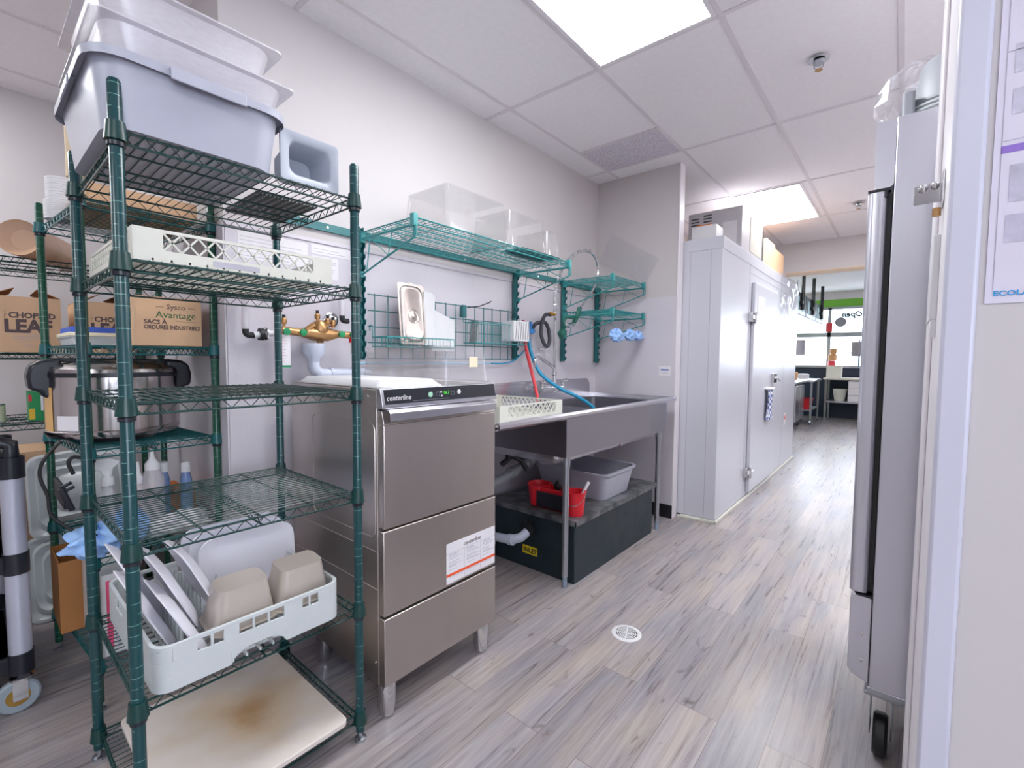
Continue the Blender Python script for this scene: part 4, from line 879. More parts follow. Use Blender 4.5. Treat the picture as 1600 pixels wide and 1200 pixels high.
# bottom shelf of the second rack
t, bb = carton(-2.36, -2.05, 0.264, 0.345, 0.1665, 0.452, 'tall white box with a pink stripe standing on the lowest shelf of the second rack', m=M['white_pl'])
MB().box(-2.05, -2.0494, 0.288, 0.304, 0.19, 0.43).build('pink_stripe', mat('pink print', '#e8517f', 0.5), bb)
b = MB()
for k in range(9): b.box(-2.05, -2.0494, 0.310, 0.310+random.uniform(0.012, 0.03), 0.19+k*0.012, 0.196+k*0.012)
b.build('print_lines', M['papergrey'], bb)
carton(-2.58, -2.345, 0.20, 0.34, 0.1665, 0.435, 'open brown cardboard box on the lowest shelf of the second rack, left end', m=M['cardd'], open_=True)
# ------------------------------------------------------------------ against the deep wall
def leaf_box(y0, y1, label):
    t, bb = carton(-3.40, -3.05, y0, y1, 1.2125, 1.462, label, flaps=0.45)
    s = 1; yy = y0+0.042; X = -3.0495
    for i, ch in enumerate('THE'): text('lettering', ch, 0.011, (X, yy, 1.388-i*0.011), 'x', M['ink'], bb)
    text('lettering', 'CHOPPED', 0.034, (X, yy+0.014, 1.367), 'x', M['ink'], bb, bold=0.0014, sx=0.98)
    text('lettering', 'LEAF', 0.080, (X, yy-0.002, 1.303), 'x', M['ink'], bb, bold=0.0035, sx=0.90)
    b = MB()
    for k in range(6): b.box(-3.05, X, (y0+y1)/2-0.06+0.01*k, (y0+y1)/2+0.05-0.008*k, 1.292-0.011*k, 1.294-0.011*k)
    b.build('print_lines', M['papergrey'], bb)
leaf_box(0.085, 0.310, 'cardboard box lettered in brown with open flaps on the deep rack, wholly in view left')
leaf_box(0.372, 0.592, 'cardboard box lettered in brown on the deep rack, partly hidden by the second rack')
b = MB(); A = Vector((-3.0, 0.180, 1.716)); B = Vector((-3.36, 0.38, 1.706))
b.tube([A, A+(B-A)*0.02, B], [0.078, 0.0785, 0.068], 28, caps=False); b.tube([A, A+(B-A)*0.03, A+(B-A)*0.10], [0.077, 0.070, 0.045], 28, caps=False); b.tube([A+(B-A)*0.099, A+(B-A)*0.10], [0.045, 0.001], 28)
o = tag(b.build('kraft_bowl_stack', mat('kraft paper', '#cfa989', 0.6)), 'long stack of kraft paper bowls lying on its side on the top deep shelf', 'bowls')
b = MB(); b.tube([A-(B-A)*0.015, A+(B-A)*0.04, A+(B-A)*1.02], [0.070, 0.0805, 0.070], 20); tag(b.build('plastic_sleeve', M['clear'], ang=60), 'clear plastic sleeve around the stack of kraft paper bowls', 'sleeve')
def can(x, y, z, r, h, m, label):
    t = thing('food_can', label, 'can', (x, y, z), 'cans on the deep rack')
    MB().lathe([(0, 0), (r, 0), (r+0.001, 0.003), (r, 0.006), (r, h-0.006), (r+0.001, h-0.003), (r, h), (r-0.003, h-0.002), (0, h-0.002)], (x, y, z), 24).build('tin', M['galv'], t)
    MB().lathe([(r+0.0003, 0.008), (r+0.0007, 0.008), (r+0.0007, h-0.008), (r+0.0003, h-0.008)], (x, y, z), 24).build('paper_label', m, t)
can(-3.10, 0.085, 0.8925, 0.034, 0.088, mat('pale green label', '#cfd6b8', 0.5), 'short food can with a pale green label at the shelf edge')
t, bb = carton(-3.20, -3.09, 0.192, 0.268, 0.8925, 1.03, 'green printed food packet with red and yellow corner on the deep rack', name='food_packet', m=mat('green print pack', '#0d8a4a', 0.4), group='cans on the deep rack')
MB().box(-3.09, -3.0893, 0.192, 0.203, 0.985, 1.015).build('red_mark', M['red'], bb); MB().box(-3.09, -3.0893, 0.193, 0.212, 0.90, 0.95).build('yellow_mark', mat('yellow print', '#e4b834', 0.5), bb); MB().box(-3.09, -3.0893, 0.232, 0.268, 0.94, 1.01).build('white_panel', M['paper'], bb)
carton(-3.45, -3.16, -0.10, 0.21, 0.165, 0.40, 'brown cardboard box low on the deep rack behind the ribbed grey lid')
carton(-3.46, -3.16, 0.22, 0.56, 0.165, 0.36, 'brown cardboard box low on the deep rack at the alcove corner')
carton(-3.46, -3.16, 0.02, 0.28, 0.405, 0.74, 'stacked tan cardboard box under the can shelf of the deep rack')
def ribbed(cx, cy, cz, rot, label):
    b = MB(); b.M = Matrix.Translation((cx, cy, cz)) @ rot
    for k in range(6):
        pass
    prof = [(0.07, -0.16), (0.05, -0.17), (0.045, -0.12), (0.02, -0.03), (0.0, -0.02), (0.0, 0.0), (0.012, 0.004), (0.028, -0.012), (0.046, 0.012), (0.062, -0.006), (0.082, 0.020), (0.100, 0.002), (0.125, 0.028)]
    b.loft([[(x, y, z) for x, y in rrect(0, 0, 0.19-d, 0.20-d, 0.05)] for d, z in prof]); return tag(b.build('ingredient_bin', M['grey_pl2'], ang=50), label, 'bin', 'pale grey ingredient bins')
ribbed(-2.90, 0.34, 0.580, Matrix.Rotation(1.25, 4, 'Y') @ Matrix.Rotation(0.5, 4, 'X'), 'pale grey ribbed bin lying tilted behind the second rack, upper of the two')
ribbed(-2.90, 0.32, 0.205, Matrix.Rotation(1.2, 4, 'Y') @ Matrix.Rotation(0.5, 4, 'X'), 'pale grey ribbed bin lying tilted on the floor, lower of the two')
# ------------------------------------------------------------------ black utility cart at the left edge
t = thing('utility_cart', 'black utility cart with grey metal posts and swivel casters at the left edge', 'cart', (-2.54, -0.16, 0))
px, py = -2.235, 0.092
for x, y in ((px, py), (px-0.62, py), (px, py-0.42), (px-0.62, py-0.42)):
    b = MB().lathe([(0, 0.14), (0.029, 0.14), (0.029, 0.83), (0, 0.83)], (x, y, 0), 24); po = b.build('post', mat('cart post', '#b9bac9', 0.35, 0.3), t, org=(x, y, 0.14))
    for z0, z1 in ((0.135, 0.205), (0.475, 0.545), (0.795, 0.865)):
        MB().lathe([(0.029, z0), (0.0325, z0), (0.0325, z1), (0.029, z1)], (x, y, 0), 24).build('shelf_clamp', M['blackp'], po)
    b = MB().lathe([(0, 0.112), (0.030, 0.112), (0.030, 0.120), (0.014, 0.126), (0.014, 0.137), (0, 0.137)], (x, y, 0), 18); b.box(x-0.019, x-0.015, y-0.024, y+0.012, 0.045, 0.115); b.box(x+0.015, x+0.019, y-0.024, y+0.012, 0.045, 0.115); b.lathe([(0, -0.022), (0.008, -0.022), (0.008, 0.022), (0, 0.022)], (x, y-0.012, 0.056), 10, 'x')
    cs = b.build('caster', M['chrome'], t)
    MB().lathe([(0.030, -0.0135), (0.050, -0.0135), (0.056, -0.008), (0.056, 0.008), (0.050, 0.0135), (0.030, 0.0135)], (x, y-0.012, 0.056), 28, 'x', ring=True).build('wheel', mat('grey tyre', '#8f9aa3', 0.5), cs)
    MB().lathe([(0, -0.012), (0.031, -0.012), (0.031, 0.012), (0, 0.012)], (x, y-0.012, 0.056), 20, 'x').build('hub', M['gold'], cs)
for z in (0.14, 0.48, 0.80):
    b = MB(); prof = [(0.0, 0), (0.0, 0.055), (0.018, 0.055), (0.022, 0.012), (0.022, 0.0)]
    b.loft([[(x, y, z+zz) for x, y in rrect(px-0.31, py-0.21, 0.32-d, 0.215-d, 0.03)] for d, zz in prof]); b.build('shelf', M['blackp'], t, bevel=0.003)
b = MB().tube([(px, py, 0.865), (px, py, 0.905), (px-0.002, py-0.03, 0.918), (px-0.002, py-0.39, 0.918), (px, py-0.42, 0.905), (px, py-0.42, 0.865)], 0.021, 14); b.build('handle', M['blackp'], t)
carton(-2.80, -2.52, -0.25, 0.02, 0.50, 0.66, 'cardboard box riding on the middle shelf of the black cart', m=M['cardd'])
# ------------------------------------------------------------------ papers on the wall above the plumbing
def sheet(y0, y1, z0, z1, label, lines, seed=0, m=None, head=None):
    o = MB().box(-1.9758, -1.9750, y0, y1, z0, z1).build('wall_notice', m or M['paper']); tag(o, label, 'notice', 'paper notices on the wall panel')
    b = MB(); rnd = random.Random(seed)
    for k in range(lines):
        z = z1-0.02-(z1-z0-0.03)*k/max(1, lines-1); b.box(-1.9750, -1.9746, y0+0.008, y0+0.008+(y1-y0-0.016)*rnd.uniform(0.5, 1), z, z+0.0015)
    if lines: b.build('print_lines', M['papergrey'], o)
    return o
sheet(0.70, 0.975, 1.582, 1.685, 'long white notice with grey text on the wall behind the dish rack shelf', 6, 1)
sheet(0.99, 1.115, 1.545, 1.640, 'small laminated white sheet with a printed table beside the front rack post', 9, 2)
sheet(0.99, 1.20, 1.648, 1.690, 'narrow white notice strip on the wall just below the teal rail', 2, 3)
# plumbing
t = thing('backflow_preventer', 'brass backflow preventer valve with green handles on the wall pipe', 'valve', (-1.90, 0.97, 1.27))
b = MB(); X = -1.90; Z = 1.300
b.tube([(X, 0.825, Z+0.006), (X, 0.90, Z)], 0.016, 12); b.tube([(X, 0.895, Z), (X, 0.935, Z), (X, 0.96, Z-0.004), (X, 1.02, Z-0.004), (X, 1.06, Z)], [0.015, 0.024, 0.028, 0.028, 0.018], 14); b.tube([(X, 1.055, Z), (X, 1.16, Z-0.003)], 0.015, 12)
b.lathe([(0, -0.012), (0.030, -0.012), (0.034, 0), (0.030, 0.028), (0.02, 0.04), (0, 0.045)], (X, 0.985, Z+0.012), 18); b.lathe([(0, 0), (0.012, 0), (0.016, 0.012), (0, 0.014)], (X, 0.985, Z-0.044), 14)
b.tube([(X+0.01, 0.92, Z+0.01), (X+0.01, 0.955, Z+0.035)], 0.012, 8); b.build('valve_body', M['brass'], t)
for y, z0 in ((0.836, Z+0.022), (0.975, Z+0.05), (1.02, Z+0.032), (1.045, Z+0.026)):
    b = MB().lathe([(0, 0), (0.006, 0), (0.006, 0.008), (0.011, 0.012), (0.012, 0.026), (0.007, 0.034), (0, 0.034)], (X, y, z0), 12); k = b.build('test_cock', M['brass'], t)
    MB().lathe([(0, 0.033), (0.0065, 0.033), (0.0065, 0.046), (0, 0.046)], (X, y, z0), 10).build('cap', M['black'], k)
for y in (0.838, 0.905, 1.075, 1.128):
    MB().lathe([(0, 0), (0.014, 0), (0.014, 0.008), (0, 0.010)], (X+0.016, y, Z), 14, 'x').build('green_handle', M['green'], t)
b = MB().lathe([(0, 0.0), (0.017, 0.0), (0.017, 0.022), (0, 0.022)], (X+0.005, 1.135, Z-0.035), 12); b.build('red_cap', M['red'], t)
b = MB().lathe([(0, 0.0), (0.010, 0.0), (0.010, 0.05), (0, 0.05)], (X+0.005, 1.135, Z-0.085), 12); b.build('tube', M['milk'], t)
t = MB(); t.lathe([(0, 0), (0.022, 0), (0.026, 0.03), (0.048, 0.05), (0.048, 0.092), (0.045, 0.092), (0.045, 0.052), (0, 0.035)], (-1.90, 0.955, 1.165), 22)
t.tube(smooth_path([(-1.90, 0.955, 1.20), (-1.90, 0.958, 1.155), (-1.90, 0.98, 1.130), (-1.90, 1.02, 1.126), (-1.90, 1.22, 1.126)], 4), 0.024, 16); t.tube([(-1.90, 1.025, 1.126), (-1.90, 1.045, 1.126)], 0.028, 16); t.tube([(-1.90, 1.13, 1.126), (-1.90, 1.16, 1.126)], 0.028, 16)
tag(t.build('drain_funnel', M['pvc'], ang=50), 'white-grey plastic drain funnel and pipe under the brass valve', 'drain')
t = MB(); t.box(-1.898, -1.896, 0.815, 0.858, 1.155, 1.288); o = t.build('valve_tag', M['paper']); tag(o, 'long white paper tag with a green foot hanging from the brass valve', 'tag')
MB().box(-1.896, -1.8955, 0.815, 0.858, 1.157, 1.166).build('green_band', M['green'], o); b = MB()
for k in range(8): b.box(-1.896, -1.8955, 0.82, 0.82+random.uniform(0.012, 0.03), 1.18+k*0.012, 1.1815+k*0.012)
b.build('print_lines', mat('pink print lines', '#d9a0b0', 0.7), o)
def stubpipe(y, z, label, hz):
    t = thing('wall_pipe', label, 'pipe', (-1.94, y, z), 'pipe stubs on the wall')
    MB().tube([(-1.93, y, z), (-1.93, y, z+hz)], 0.013, 12).build('pipe', M['milk'], t)
    b = MB().tube(smooth_path([(-1.93, y, z+0.004), (-1.93, y, z-0.012), (-1.93, y+0.008, z-0.022), (-1.93, y+0.03, z-0.022)], 3), 0.012, 10); b.build('elbow', M['black'], t)
    return t
t = stubpipe(0.705, 1.305, 'white pipe with a black elbow and clamp left of the brass valve', 0.12)
MB().tube([(-1.93, 0.733, 1.282), (-1.93, 0.835, 1.30)], 0.013, 12).build('pipe', M['white_pl'], t); MB().lathe([(0.012, -0.012), (0.024, -0.012), (0.024, 0.004), (0.012, 0.004)], (-1.93, 0.765, 1.287), 16, 'y').build('clamp', M['black'], t)
MB().lathe([(0.012, 0.0), (0.028, 0.0), (0.028, 0.006), (0.012, 0.006)], (-1.93, 0.775, 1.290), 16, 'y').build('clamp_ring', M['chrome'], t)
stubpipe(1.105, 1.385, 'white pipe with a black elbow above the chrome flange', 0.10)
b = MB().lathe([(0, 0), (0.034, 0), (0.034, 0.004), (0.022, 0.010), (0, 0.010)], (-1.976, 1.075, 1.365), 26, 'x'); tag(b.build('wall_flange', M['chrome']), 'round chrome flange plate on the wall above the brass valve', 'flange')
# ------------------------------------------------------------------ lids and boards in the baskets
stm = mat('dull steel', '#c9bfba', 0.33, 1.0, var=0.06, scale=7, rvar=0.06)
def pan_lid(y, x, tilt, label):
    b = MB(); R = []
    hy, hz = 0.078, 0.148
    for d, xx in ((0, 0), (0, 0.003), (0.010, 0.003), (0.014, 0.010), (0.024, 0.013), (0.030, 0.010)):
        R.append([(xx, yy, zz) for yy, zz in rrect(0, 0, hy-d, hz-d, 0.012 if d < 0.01 else 0.04)])
    b.loft(R); b.lathe([(0.036, 0.0095), (0.032, 0.0125), (0.026, 0.0105), (0.020, 0.0105), (0.015, 0.015), (0, 0.016)], (0, 0, -0.012), 22, 'x')
    b.box(-0.002, 0.004, -0.012, 0.012, hz-0.004, hz+0.004)
    o = b.build('pan_lid', stm, org=(0, 0, 0), ang=50); o.location = (x, y, 1.412); o.rotation_euler = (0, -tilt, 0); return tag(o, label, 'pan lid', 'steel pan lids in the wall basket')
pan_lid(1.425, -1.845, 0.10, 'stainless steel rectangular pan lid with a round knob recess in the wall basket, front one')
pan_lid(1.450, -1.870, 0.10, 'stainless steel rectangular pan lid in the wall basket, just behind the front lid')
def board(name, y0, y1, x, z0, z1, m, label, cut=0.0, group='white boards in the wall basket'):
    b = MB(); pts = [(y0, z0), (y1, z0), (y1, z1-cut), (y0+0.01, z1), (y0, z1-0.01)] if cut else [(y0, z0), (y1, z0), (y1, z1-0.02), (y1-0.02, z1), (y0, z1)]
    b.prism(pts, 'x', x, x+0.006); return tag(b.build(name, m, bevel=0.002), label, 'board', group)
board('chopping_board', 1.50, 1.572, -1.852, 1.262, 1.530, M['white_pl'], 'narrow upright white board behind the steel lids in the wall basket')
board('chopping_board', 1.56, 1.72, -1.865, 1.235, 1.450, M['white_pl'], 'wide white board with a sloping top beside the steel lids', 0.05)
b = MB(); b.M = Matrix.Translation((-1.86, 1.87, 1.35)) @ Matrix.Rotation(-0.12, 4, 'X'); b.box(-0.03, 0.03, -0.006, 0.006, -0.062, 0.062); tag(b.build('wire_rack_insert', mat('dull silver', '#a6a0a0', 0.4, 0.7, var=0.2, scale=80), bevel=0.002), 'small grey metal grate leaning at the left end of the second wall basket', 'grate')
b = MB(); X = -1.86
b.tube([(-1.93, 1.885, 1.49), (-1.85, 1.90, 1.493), (-1.80, 1.935, 1.515), (-1.795, 1.938, 1.522)], 0.0032, 6); tag(b.build('peg_hook', M['black']), 'thin black hook reaching out above the wire grid', 'hook')
b = MB().box(-1.945, -1.915, 1.865-0.03, 1.865, 1.43, 1.50); tag(b.build('grid_clip', M['tealp'], bevel=0.003), 'square teal clip at the top of the wire grid below the hook', 'clip')
# ribbed holder on the upright
t = thing('ribbed_holder', 'white plastic holder with slanted ribs hung on the slotted upright', 'holder', (-1.85, 2.30, 1.30))
b = MB().box(-1.90, -1.80, 2.145, 2.295, 1.305, 1.312).box(-1.806, -1.80, 2.145, 2.295, 1.312, 1.428).box(-1.90, -1.894, 2.145, 2.295, 1.312, 1.428).box(-1.894, -1.806, 2.145, 2.151, 1.312, 1.428).box(-1.894, -1.806, 2.289, 2.295, 1.312, 1.428)
hb_ = b.build('body', M['white_pl'], t, bevel=0.003)
b = MB()
for k in range(6): b.bar((-1.7995, 2.162+k*0.023, 1.318), (-1.7995, 2.172+k*0.023, 1.422), 0.003, 0.0015, (1, 0, 0))
b.build('dark_ribs', M['black'], hb_)
# chemical dispenser with hoses
t = thing('chemical_dispenser', 'wall dispenser with blue and red valves between the holder and black hose', 'dispenser', (-1.93, 2.44, 1.27))
MB().box(-1.972, -1.92, 2.40, 2.50, 1.28, 1.40).build('body', M['clear'], t, bevel=0.004)
b = MB().lathe([(0, 0), (0.030, 0), (0.030, 0.03), (0, 0.03)], (-1.905, 2.435, 1.365), 14).lathe([(0, 0), (0.013, 0), (0.016, 0.045), (0.010, 0.05), (0, 0.05)], (-1.915, 2.45, 1.395), 14); b.tube([(-1.915, 2.41, 1.38), (-1.915, 2.49, 1.385)], 0.013, 10); b.build('blue_valve', mat('blue valve', '#2f7fc0', 0.35), t)
b = MB().tube([(-1.93, 2.39, 1.445), (-1.93, 2.405, 1.44), (-1.93, 2.405, 1.36)], 0.010, 8); b.build('red_valve', mat('pink red valve', '#d8505a', 0.4), t)
MB().box(-1.975, -1.95, 2.33, 2.39, 1.43, 1.47).build('grey_switch', M['galv'], t, bevel=0.002)
def hose(name, pts, r, m, label, k=5, group='rubber hoses over the sink'): return tag(MB().tube(smooth_path(pts, k), r, 10).build(name, m), label, 'hose', group)
hose('red_hose', [(-1.92, 2.40, 1.345), (-1.90, 2.395, 1.25), (-1.87, 2.41, 1.12), (-1.82, 2.40, 0.99), (-1.79, 2.38, 0.92)], 0.011, M['redh'], 'red rubber hose hanging down into the sink corner')
hose('blue_hose', [(-1.92, 2.445, 1.33), (-1.90, 2.44, 1.25), (-1.84, 2.46, 1.11), (-1.76, 2.56, 1.01), (-1.68, 2.66, 0.95), (-1.62, 2.76, 0.88), (-1.60, 2.80, 0.82)], 0.012, M['blueh'], 'thick blue rubber hose drooping into the sink basin')
hose('thin_blue_hose', [(-1.94, 2.10, 1.168), (-1.93, 2.20, 1.168), (-1.93, 2.30, 1.185), (-1.93, 2.40, 1.245), (-1.93, 2.44, 1.28)], 0.005, M['blueh'], 'thin blue tube running left from the dispenser along the wall')
hose('thin_blue_hose', [(-1.94, 1.18, 1.105), (-1.94, 1.18, 1.16), (-1.94, 1.21, 1.172), (-1.94, 1.33, 1.172), (-1.94, 2.08, 1.168)], 0.006, mat('pale blue tube', '#9cc0d8', 0.4), 'pale blue tube bent along the wall behind the clear box')
hose('black_hose', [(-1.90, 2.66, 1.505), (-1.90, 2.60, 1.50), (-1.88, 2.535, 1.44), (-1.87, 2.515, 1.36), (-1.86, 2.535, 1.30), (-1.86, 2.575, 1.285), (-1.87, 2.61, 1.33), (-1.88, 2.605, 1.41), (-1.89, 2.57, 1.45), (-1.91, 2.50, 1.43), (-1.93, 2.49, 1.39)], 0.013, mat('grey black rubber', '#3a3b44', 0.45), 'grey-black rubber hose in a loop beside the tall tap riser')
# pre-rinse tap
t = thing('rinse_tap', 'tall chrome pre-rinse tap with spring, curved hose and green spray handle', 'tap', (-1.89, 2.70, 0.94))
b = MB(); X = -1.89
b.tube([(X, 2.54, 0.985), (X, 2.83, 0.985)], 0.020, 12)
for y in (2.56, 2.81): b.lathe([(0, 0), (0.020, 0), (0.020, 0.022), (0.013, 0.03), (0.013, 0.06), (0.018, 0.066), (0.018, 0.078), (0, 0.084)], (X, y, 0.965), 14); b.tube([(X, y, 1.045), (X+0.035, y+0.02, 1.052)], [0.008, 0.011], 8)
for y in (2.56, 2.81): b.tube([(X, y, 0.985), (-1.962, y, 0.985)], 0.016, 10); b.lathe([(0, 0), (0.028, 0), (0.024, 0.01), (0, 0.012)], (-1.957, y, 0.985), 14, 'x')
b.lathe([(0, 0), (0.022, 0), (0.022, 0.05), (0.014, 0.075), (0.014, 0.12), (0.018, 0.125), (0.018, 0.15), (0, 0.155)], (X, 2.70, 0.96), 16); b.build('valve_body', M['chrome'], t)
b = MB(); b.tube([(X, 2.70, 1.10), (X, 2.70, 1.53)], 0.010, 10); b.tube([(X, 2.70, 1.27), (-1.975, 2.62, 1.27)], 0.005, 8); b.tube([(X, 2.70, 1.375), (X+0.03, 2.80, 1.378)], 0.005, 8); b.build('riser', M['chrome'], t)
b = MB(); b.tube(smooth_path([(X, 2.70, 1.09), (X+0.01, 2.685, 1.125), (X+0.03, 2.60, 1.16), (X+0.05, 2.47, 1.20), (X+0.055, 2.42, 1.205), (X+0.056, 2.40, 1.18), (X+0.056, 2.398, 1.145)], 4), 0.010, 10); b.build('spout', M['chrome'], t)
MB().tube([(X, 2.635, 1.51), (X, 2.70, 1.51)], 0.012, 10).build('brass_fitting', mat('yellow brass', '#b8872f', 0.35, 0.8), t)
hp = smooth_path([(X, 2.70, 1.53), (X, 2.70, 1.65), (X+0.01, 2.715, 1.74), (X+0.03, 2.74, 1.83), (X+0.05, 2.79, 1.90), (X+0.07, 2.86, 1.955), (X+0.085, 2.95, 1.985), (X+0.09, 3.03, 1.985)], 8)
b = MB(); b.tube(hp, 0.0055, 8); b.tube(smooth_path([hp[-1], (-1.80, 3.10, 1.94), (-1.80, 3.13, 1.86), (-1.80, 3.09, 1.756), (-1.80, 2.985, 1.65), (-1.80, 2.875, 1.555)], 6), 0.009, 10); b.build('flexible_hose', M['chrome'], t)
b = MB(); tot = 0; sp = []; ang = 0; r_ = 0.014
for i in range(len(hp)-1):
    a, c = hp[i], hp[i+1]; d = (c-a); n_ = 6; tt = d.normalized(); u = tt.cross(Vector((1, 0, 0))); u = u.normalized() if u.length > 0.01 else Vector((0, 1, 0)); w2 = tt.cross(u)
    st = max(2, int(d.length/0.0022))
    for j in range(st):
        p = a+d*j/st; ang += 2*PI*(d.length/st)/0.011*1.0; sp.append(p+r_*(math.cos(ang)*u+math.sin(ang)*w2))
b.tube(sp, 0.0016, 4); b.build('spring', M['chrome'], t)
hd = mat('dark green grip', '#0f5f50', 0.4)
b = MB().tube([(-1.80, 2.885, 1.565), (-1.80, 2.845, 1.50), (-1.80, 2.80, 1.445)], [0.014, 0.016, 0.013], 12); b.build('spray_handle', hd, t)
b = MB().tube([(-1.80, 2.80, 1.445), (-1.80, 2.74, 1.43), (-1.80, 2.70, 1.44)], [0.016, 0.018, 0.014], 12); b.build('spray_valve', M['chrome'], t)
b = MB().tube(smooth_path([(-1.79, 2.845, 1.565), (-1.79, 2.82, 1.50), (-1.79, 2.76, 1.485), (-1.79, 2.69, 1.485), (-1.79, 2.66, 1.45), (-1.79, 2.68, 1.41)], 3), 0.009, 8); b.build('lever', hd, t)
b = MB(); b.M = Matrix.Translation((-1.80, 2.66, 1.37)) @ Matrix.Rotation(0.7, 4, 'X'); b.box(-0.02, 0.02, -0.026, 0.026, -0.026, 0.026); b.build('spray_head', hd, t, bevel=0.006)
# ------------------------------------------------------------------ clear boxes on the wall shelf
def cbox(cx, cy, hx, hy, h, label):
    b = MB(); tub(b, cx, cy, 1.7775, h, hx, hy, 0.018, 0.03, 0.010, 0.003, 0.006, flip=True); return tag(b.build('clear_food_box', M['clear'], ang=50), label, 'food box', 'clear food boxes on the wall shelf')
cbox(-1.735, 1.62, 0.165, 0.215, 0.205, 'largest clear food box upside down on the long wall shelf')
cbox(-1.735, 2.02, 0.15, 0.165, 0.20, 'clear food box upside down on the long wall shelf, second from the dishwasher end')
cbox(-1.73, 2.265, 0.14, 0.068, 0.165, 'smallest clear food box at the sink end of the long wall shelf')
b = MB().box(-1.72, -1.56, 1.93, 2.27, 1.7785, 1.787); tag(b.build('dark_tray', mat('dark teal tray', '#23474c', 0.5, var=0.2), bevel=0.002), 'dark flat tray under the clear boxes at the sink end of the wall shelf', 'tray')
b = MB(); pts = [(-1.835, 2.205), (-1.44, 1.96), (-1.545, 1.78), (-1.94, 2.00)]
b.M = Matrix.Identity(4); b.loft([[(x, 3.405-(z-1.78)*0.03, z) for x, z in pts], [(x, 3.409-(z-1.78)*0.03, z) for x, z in pts]]); tag(b.build('leaning_sheet', clear('pale clear sheet', '#fbfbfc', 0.08, 0.1, 0.10, '#eeebf0'), bevel=0.001), 'large square clear plastic sheet leaning on one corner against the end wall', 'lid')
for k, (x, y, z, r, lab) in enumerate(((-1.575, 3.02, 1.36, 0.045, 'pale blue glove bunched on the lower bracket, nearest the spray tap'), (-1.565, 3.20, 1.375, 0.04, 'blue glove bunched on the lower bracket, middle one'), (-1.56, 3.33, 1.38, 0.035, 'blue glove bunched on the lower bracket, nearest the end wall'))):
    cloth('blue_glove', (x, y, z-0.04), r*0.7, r*1.7, r*2.0, M['blue'], lab, 'gloves', 11+k, 'blue gloves on the shelf bracket')
o = MB().box(-1.425, -1.335, 3.4165, 3.4187, 1.078, 1.150).build('wall_sticker', M['paper']); tag(o, 'small white sticker with blue print on the end wall beside the cooler', 'sticker')
MB().box(-1.412, -1.350, 3.416, 3.4166, 1.117, 1.127).build('blue_print', mat('blue print', '#2b50a8', 0.6), o)
MB().box(-1.405, -1.355, 3.416, 3.4164, 1.096, 1.099).build('print_line', M['papergrey'], o)
# floor drain
t = thing('floor_drain', 'round white slotted drain cover set in the wood floor', 'drain', (-0.883, 1.835, 0))
c0 = (-0.883, 1.835)
MB().lathe([(0, 0.0005), (0.058, 0.0005), (0.058, 0.0015), (0, 0.0015)], (c0[0], c0[1], 0), 32).build('dark_opening', M['black'], t)
b = MB(); b.lathe([(0.046, 0.0), (0.064, 0.0), (0.064, 0.002), (0.061, 0.004), (0.046, 0.004)], (c0[0], c0[1], 0), 40, ring=True)
for r in (0.012, 0.021, 0.030, 0.039): b.lathe([(r-0.0022, 0.0012), (r+0.0022, 0.0012), (r+0.0022, 0.0038), (r-0.0022, 0.0038)], (c0[0], c0[1], 0), 32, ring=True)
for k in range(4): a = k*PI/2+0.35; b.bar((c0[0], c0[1], 0.0027), (c0[0]+0.05*math.cos(a), c0[1]+0.05*math.sin(a), 0.0027), 0.006, 0.0026)
b.build('slotted_cover', M['white_pl'], t)
# ------------------------------------------------------------------ walk-in cooler
t = thing('walk_in_cooler', 'tall glossy white walk-in cooler with a wide door along the corridor', 'walk-in cooler', (-1.44, 5.05, 0))
WX, WY0, WY1, WZ = -1.02, 3.518, 6.58, 2.08
b = MB().box(-1.90, WX, WY0+0.0, WY1, 0.022, WZ); bd = b.build('panels', M['cooler'], t, bevel=0.003)
b = MB().box(-1.27, WX+0.004, WY0-0.004, WY0+0.0005, WZ-0.085, WZ+0.003).box(WX-0.001, WX+0.004, WY0-0.004, WY1, WZ-0.085, WZ+0.003); b.build('top_trim', M['cooler'], t, bevel=0.002)
b = MB().box(-1.27, WX+0.012, WY0-0.016, WY0+0.001, 0, 0.022).box(WX-0.001, WX+0.016, WY0-0.016, WY1, 0, 0.022); b.box(-1.29, -1.12, WY0-0.024, WY0-0.014, 0, 0.018); b.build('floor_trim', M['cream_pl'], t, bevel=0.003)
sm = mat('panel seam', '#a9a6ae', 0.5)
b = MB().box(-1.10, -1.097, WY0-0.0012, WY0+0.001, 0.03, WZ-0.09).box(-1.245, -1.243, WY0-0.0012, WY0+0.001, 0.03, WZ-0.09)
for y in (4.28, 5.85): b.box(WX-0.001, WX+0.001, y-0.0015, y+0.0015, 0.03, WZ-0.09)
b.box(WX-0.001, WX+0.001, 4.28, 5.85, 1.93, 1.933); b.build('panel_seams', sm, bd)
b = MB().box(WX+0.001, WX+0.030, 4.36, 5.255, 0.05, 1.86); do = b.build('door', M['cooler'], t, bevel=0.006)
MB().box(WX+0.001, WX+0.022, 5.262, 5.30, 0.05, 1.88).build('door_edge_strip', M['white_pl'], t, bevel=0.004)
for z, lab in ((1.555, 0), (0.235, 1)):
    b = MB().box(WX, WX+0.030, 4.275, 4.345, z-0.035, z+0.045).box(WX+0.030, WX+0.042, 4.27, 4.47, z-0.012, z+0.022); b.lathe([(0, -0.05), (0.013, -0.05), (0.013, 0.05), (0, 0.05)], (WX+0.037, 4.352, z), 12)
    b.build('hinge', M['chrome'], t, bevel=0.003)
b = MB().box(WX+0.030, WX+0.055, 5.08, 5.22, 0.98, 1.07); b.tube([(WX+0.055, 5.10, 1.03), (WX+0.085, 5.10, 1.03), (WX+0.085, 5.20, 1.0)], 0.010, 8); b.build('latch', M['chrome'], do, bevel=0.004)
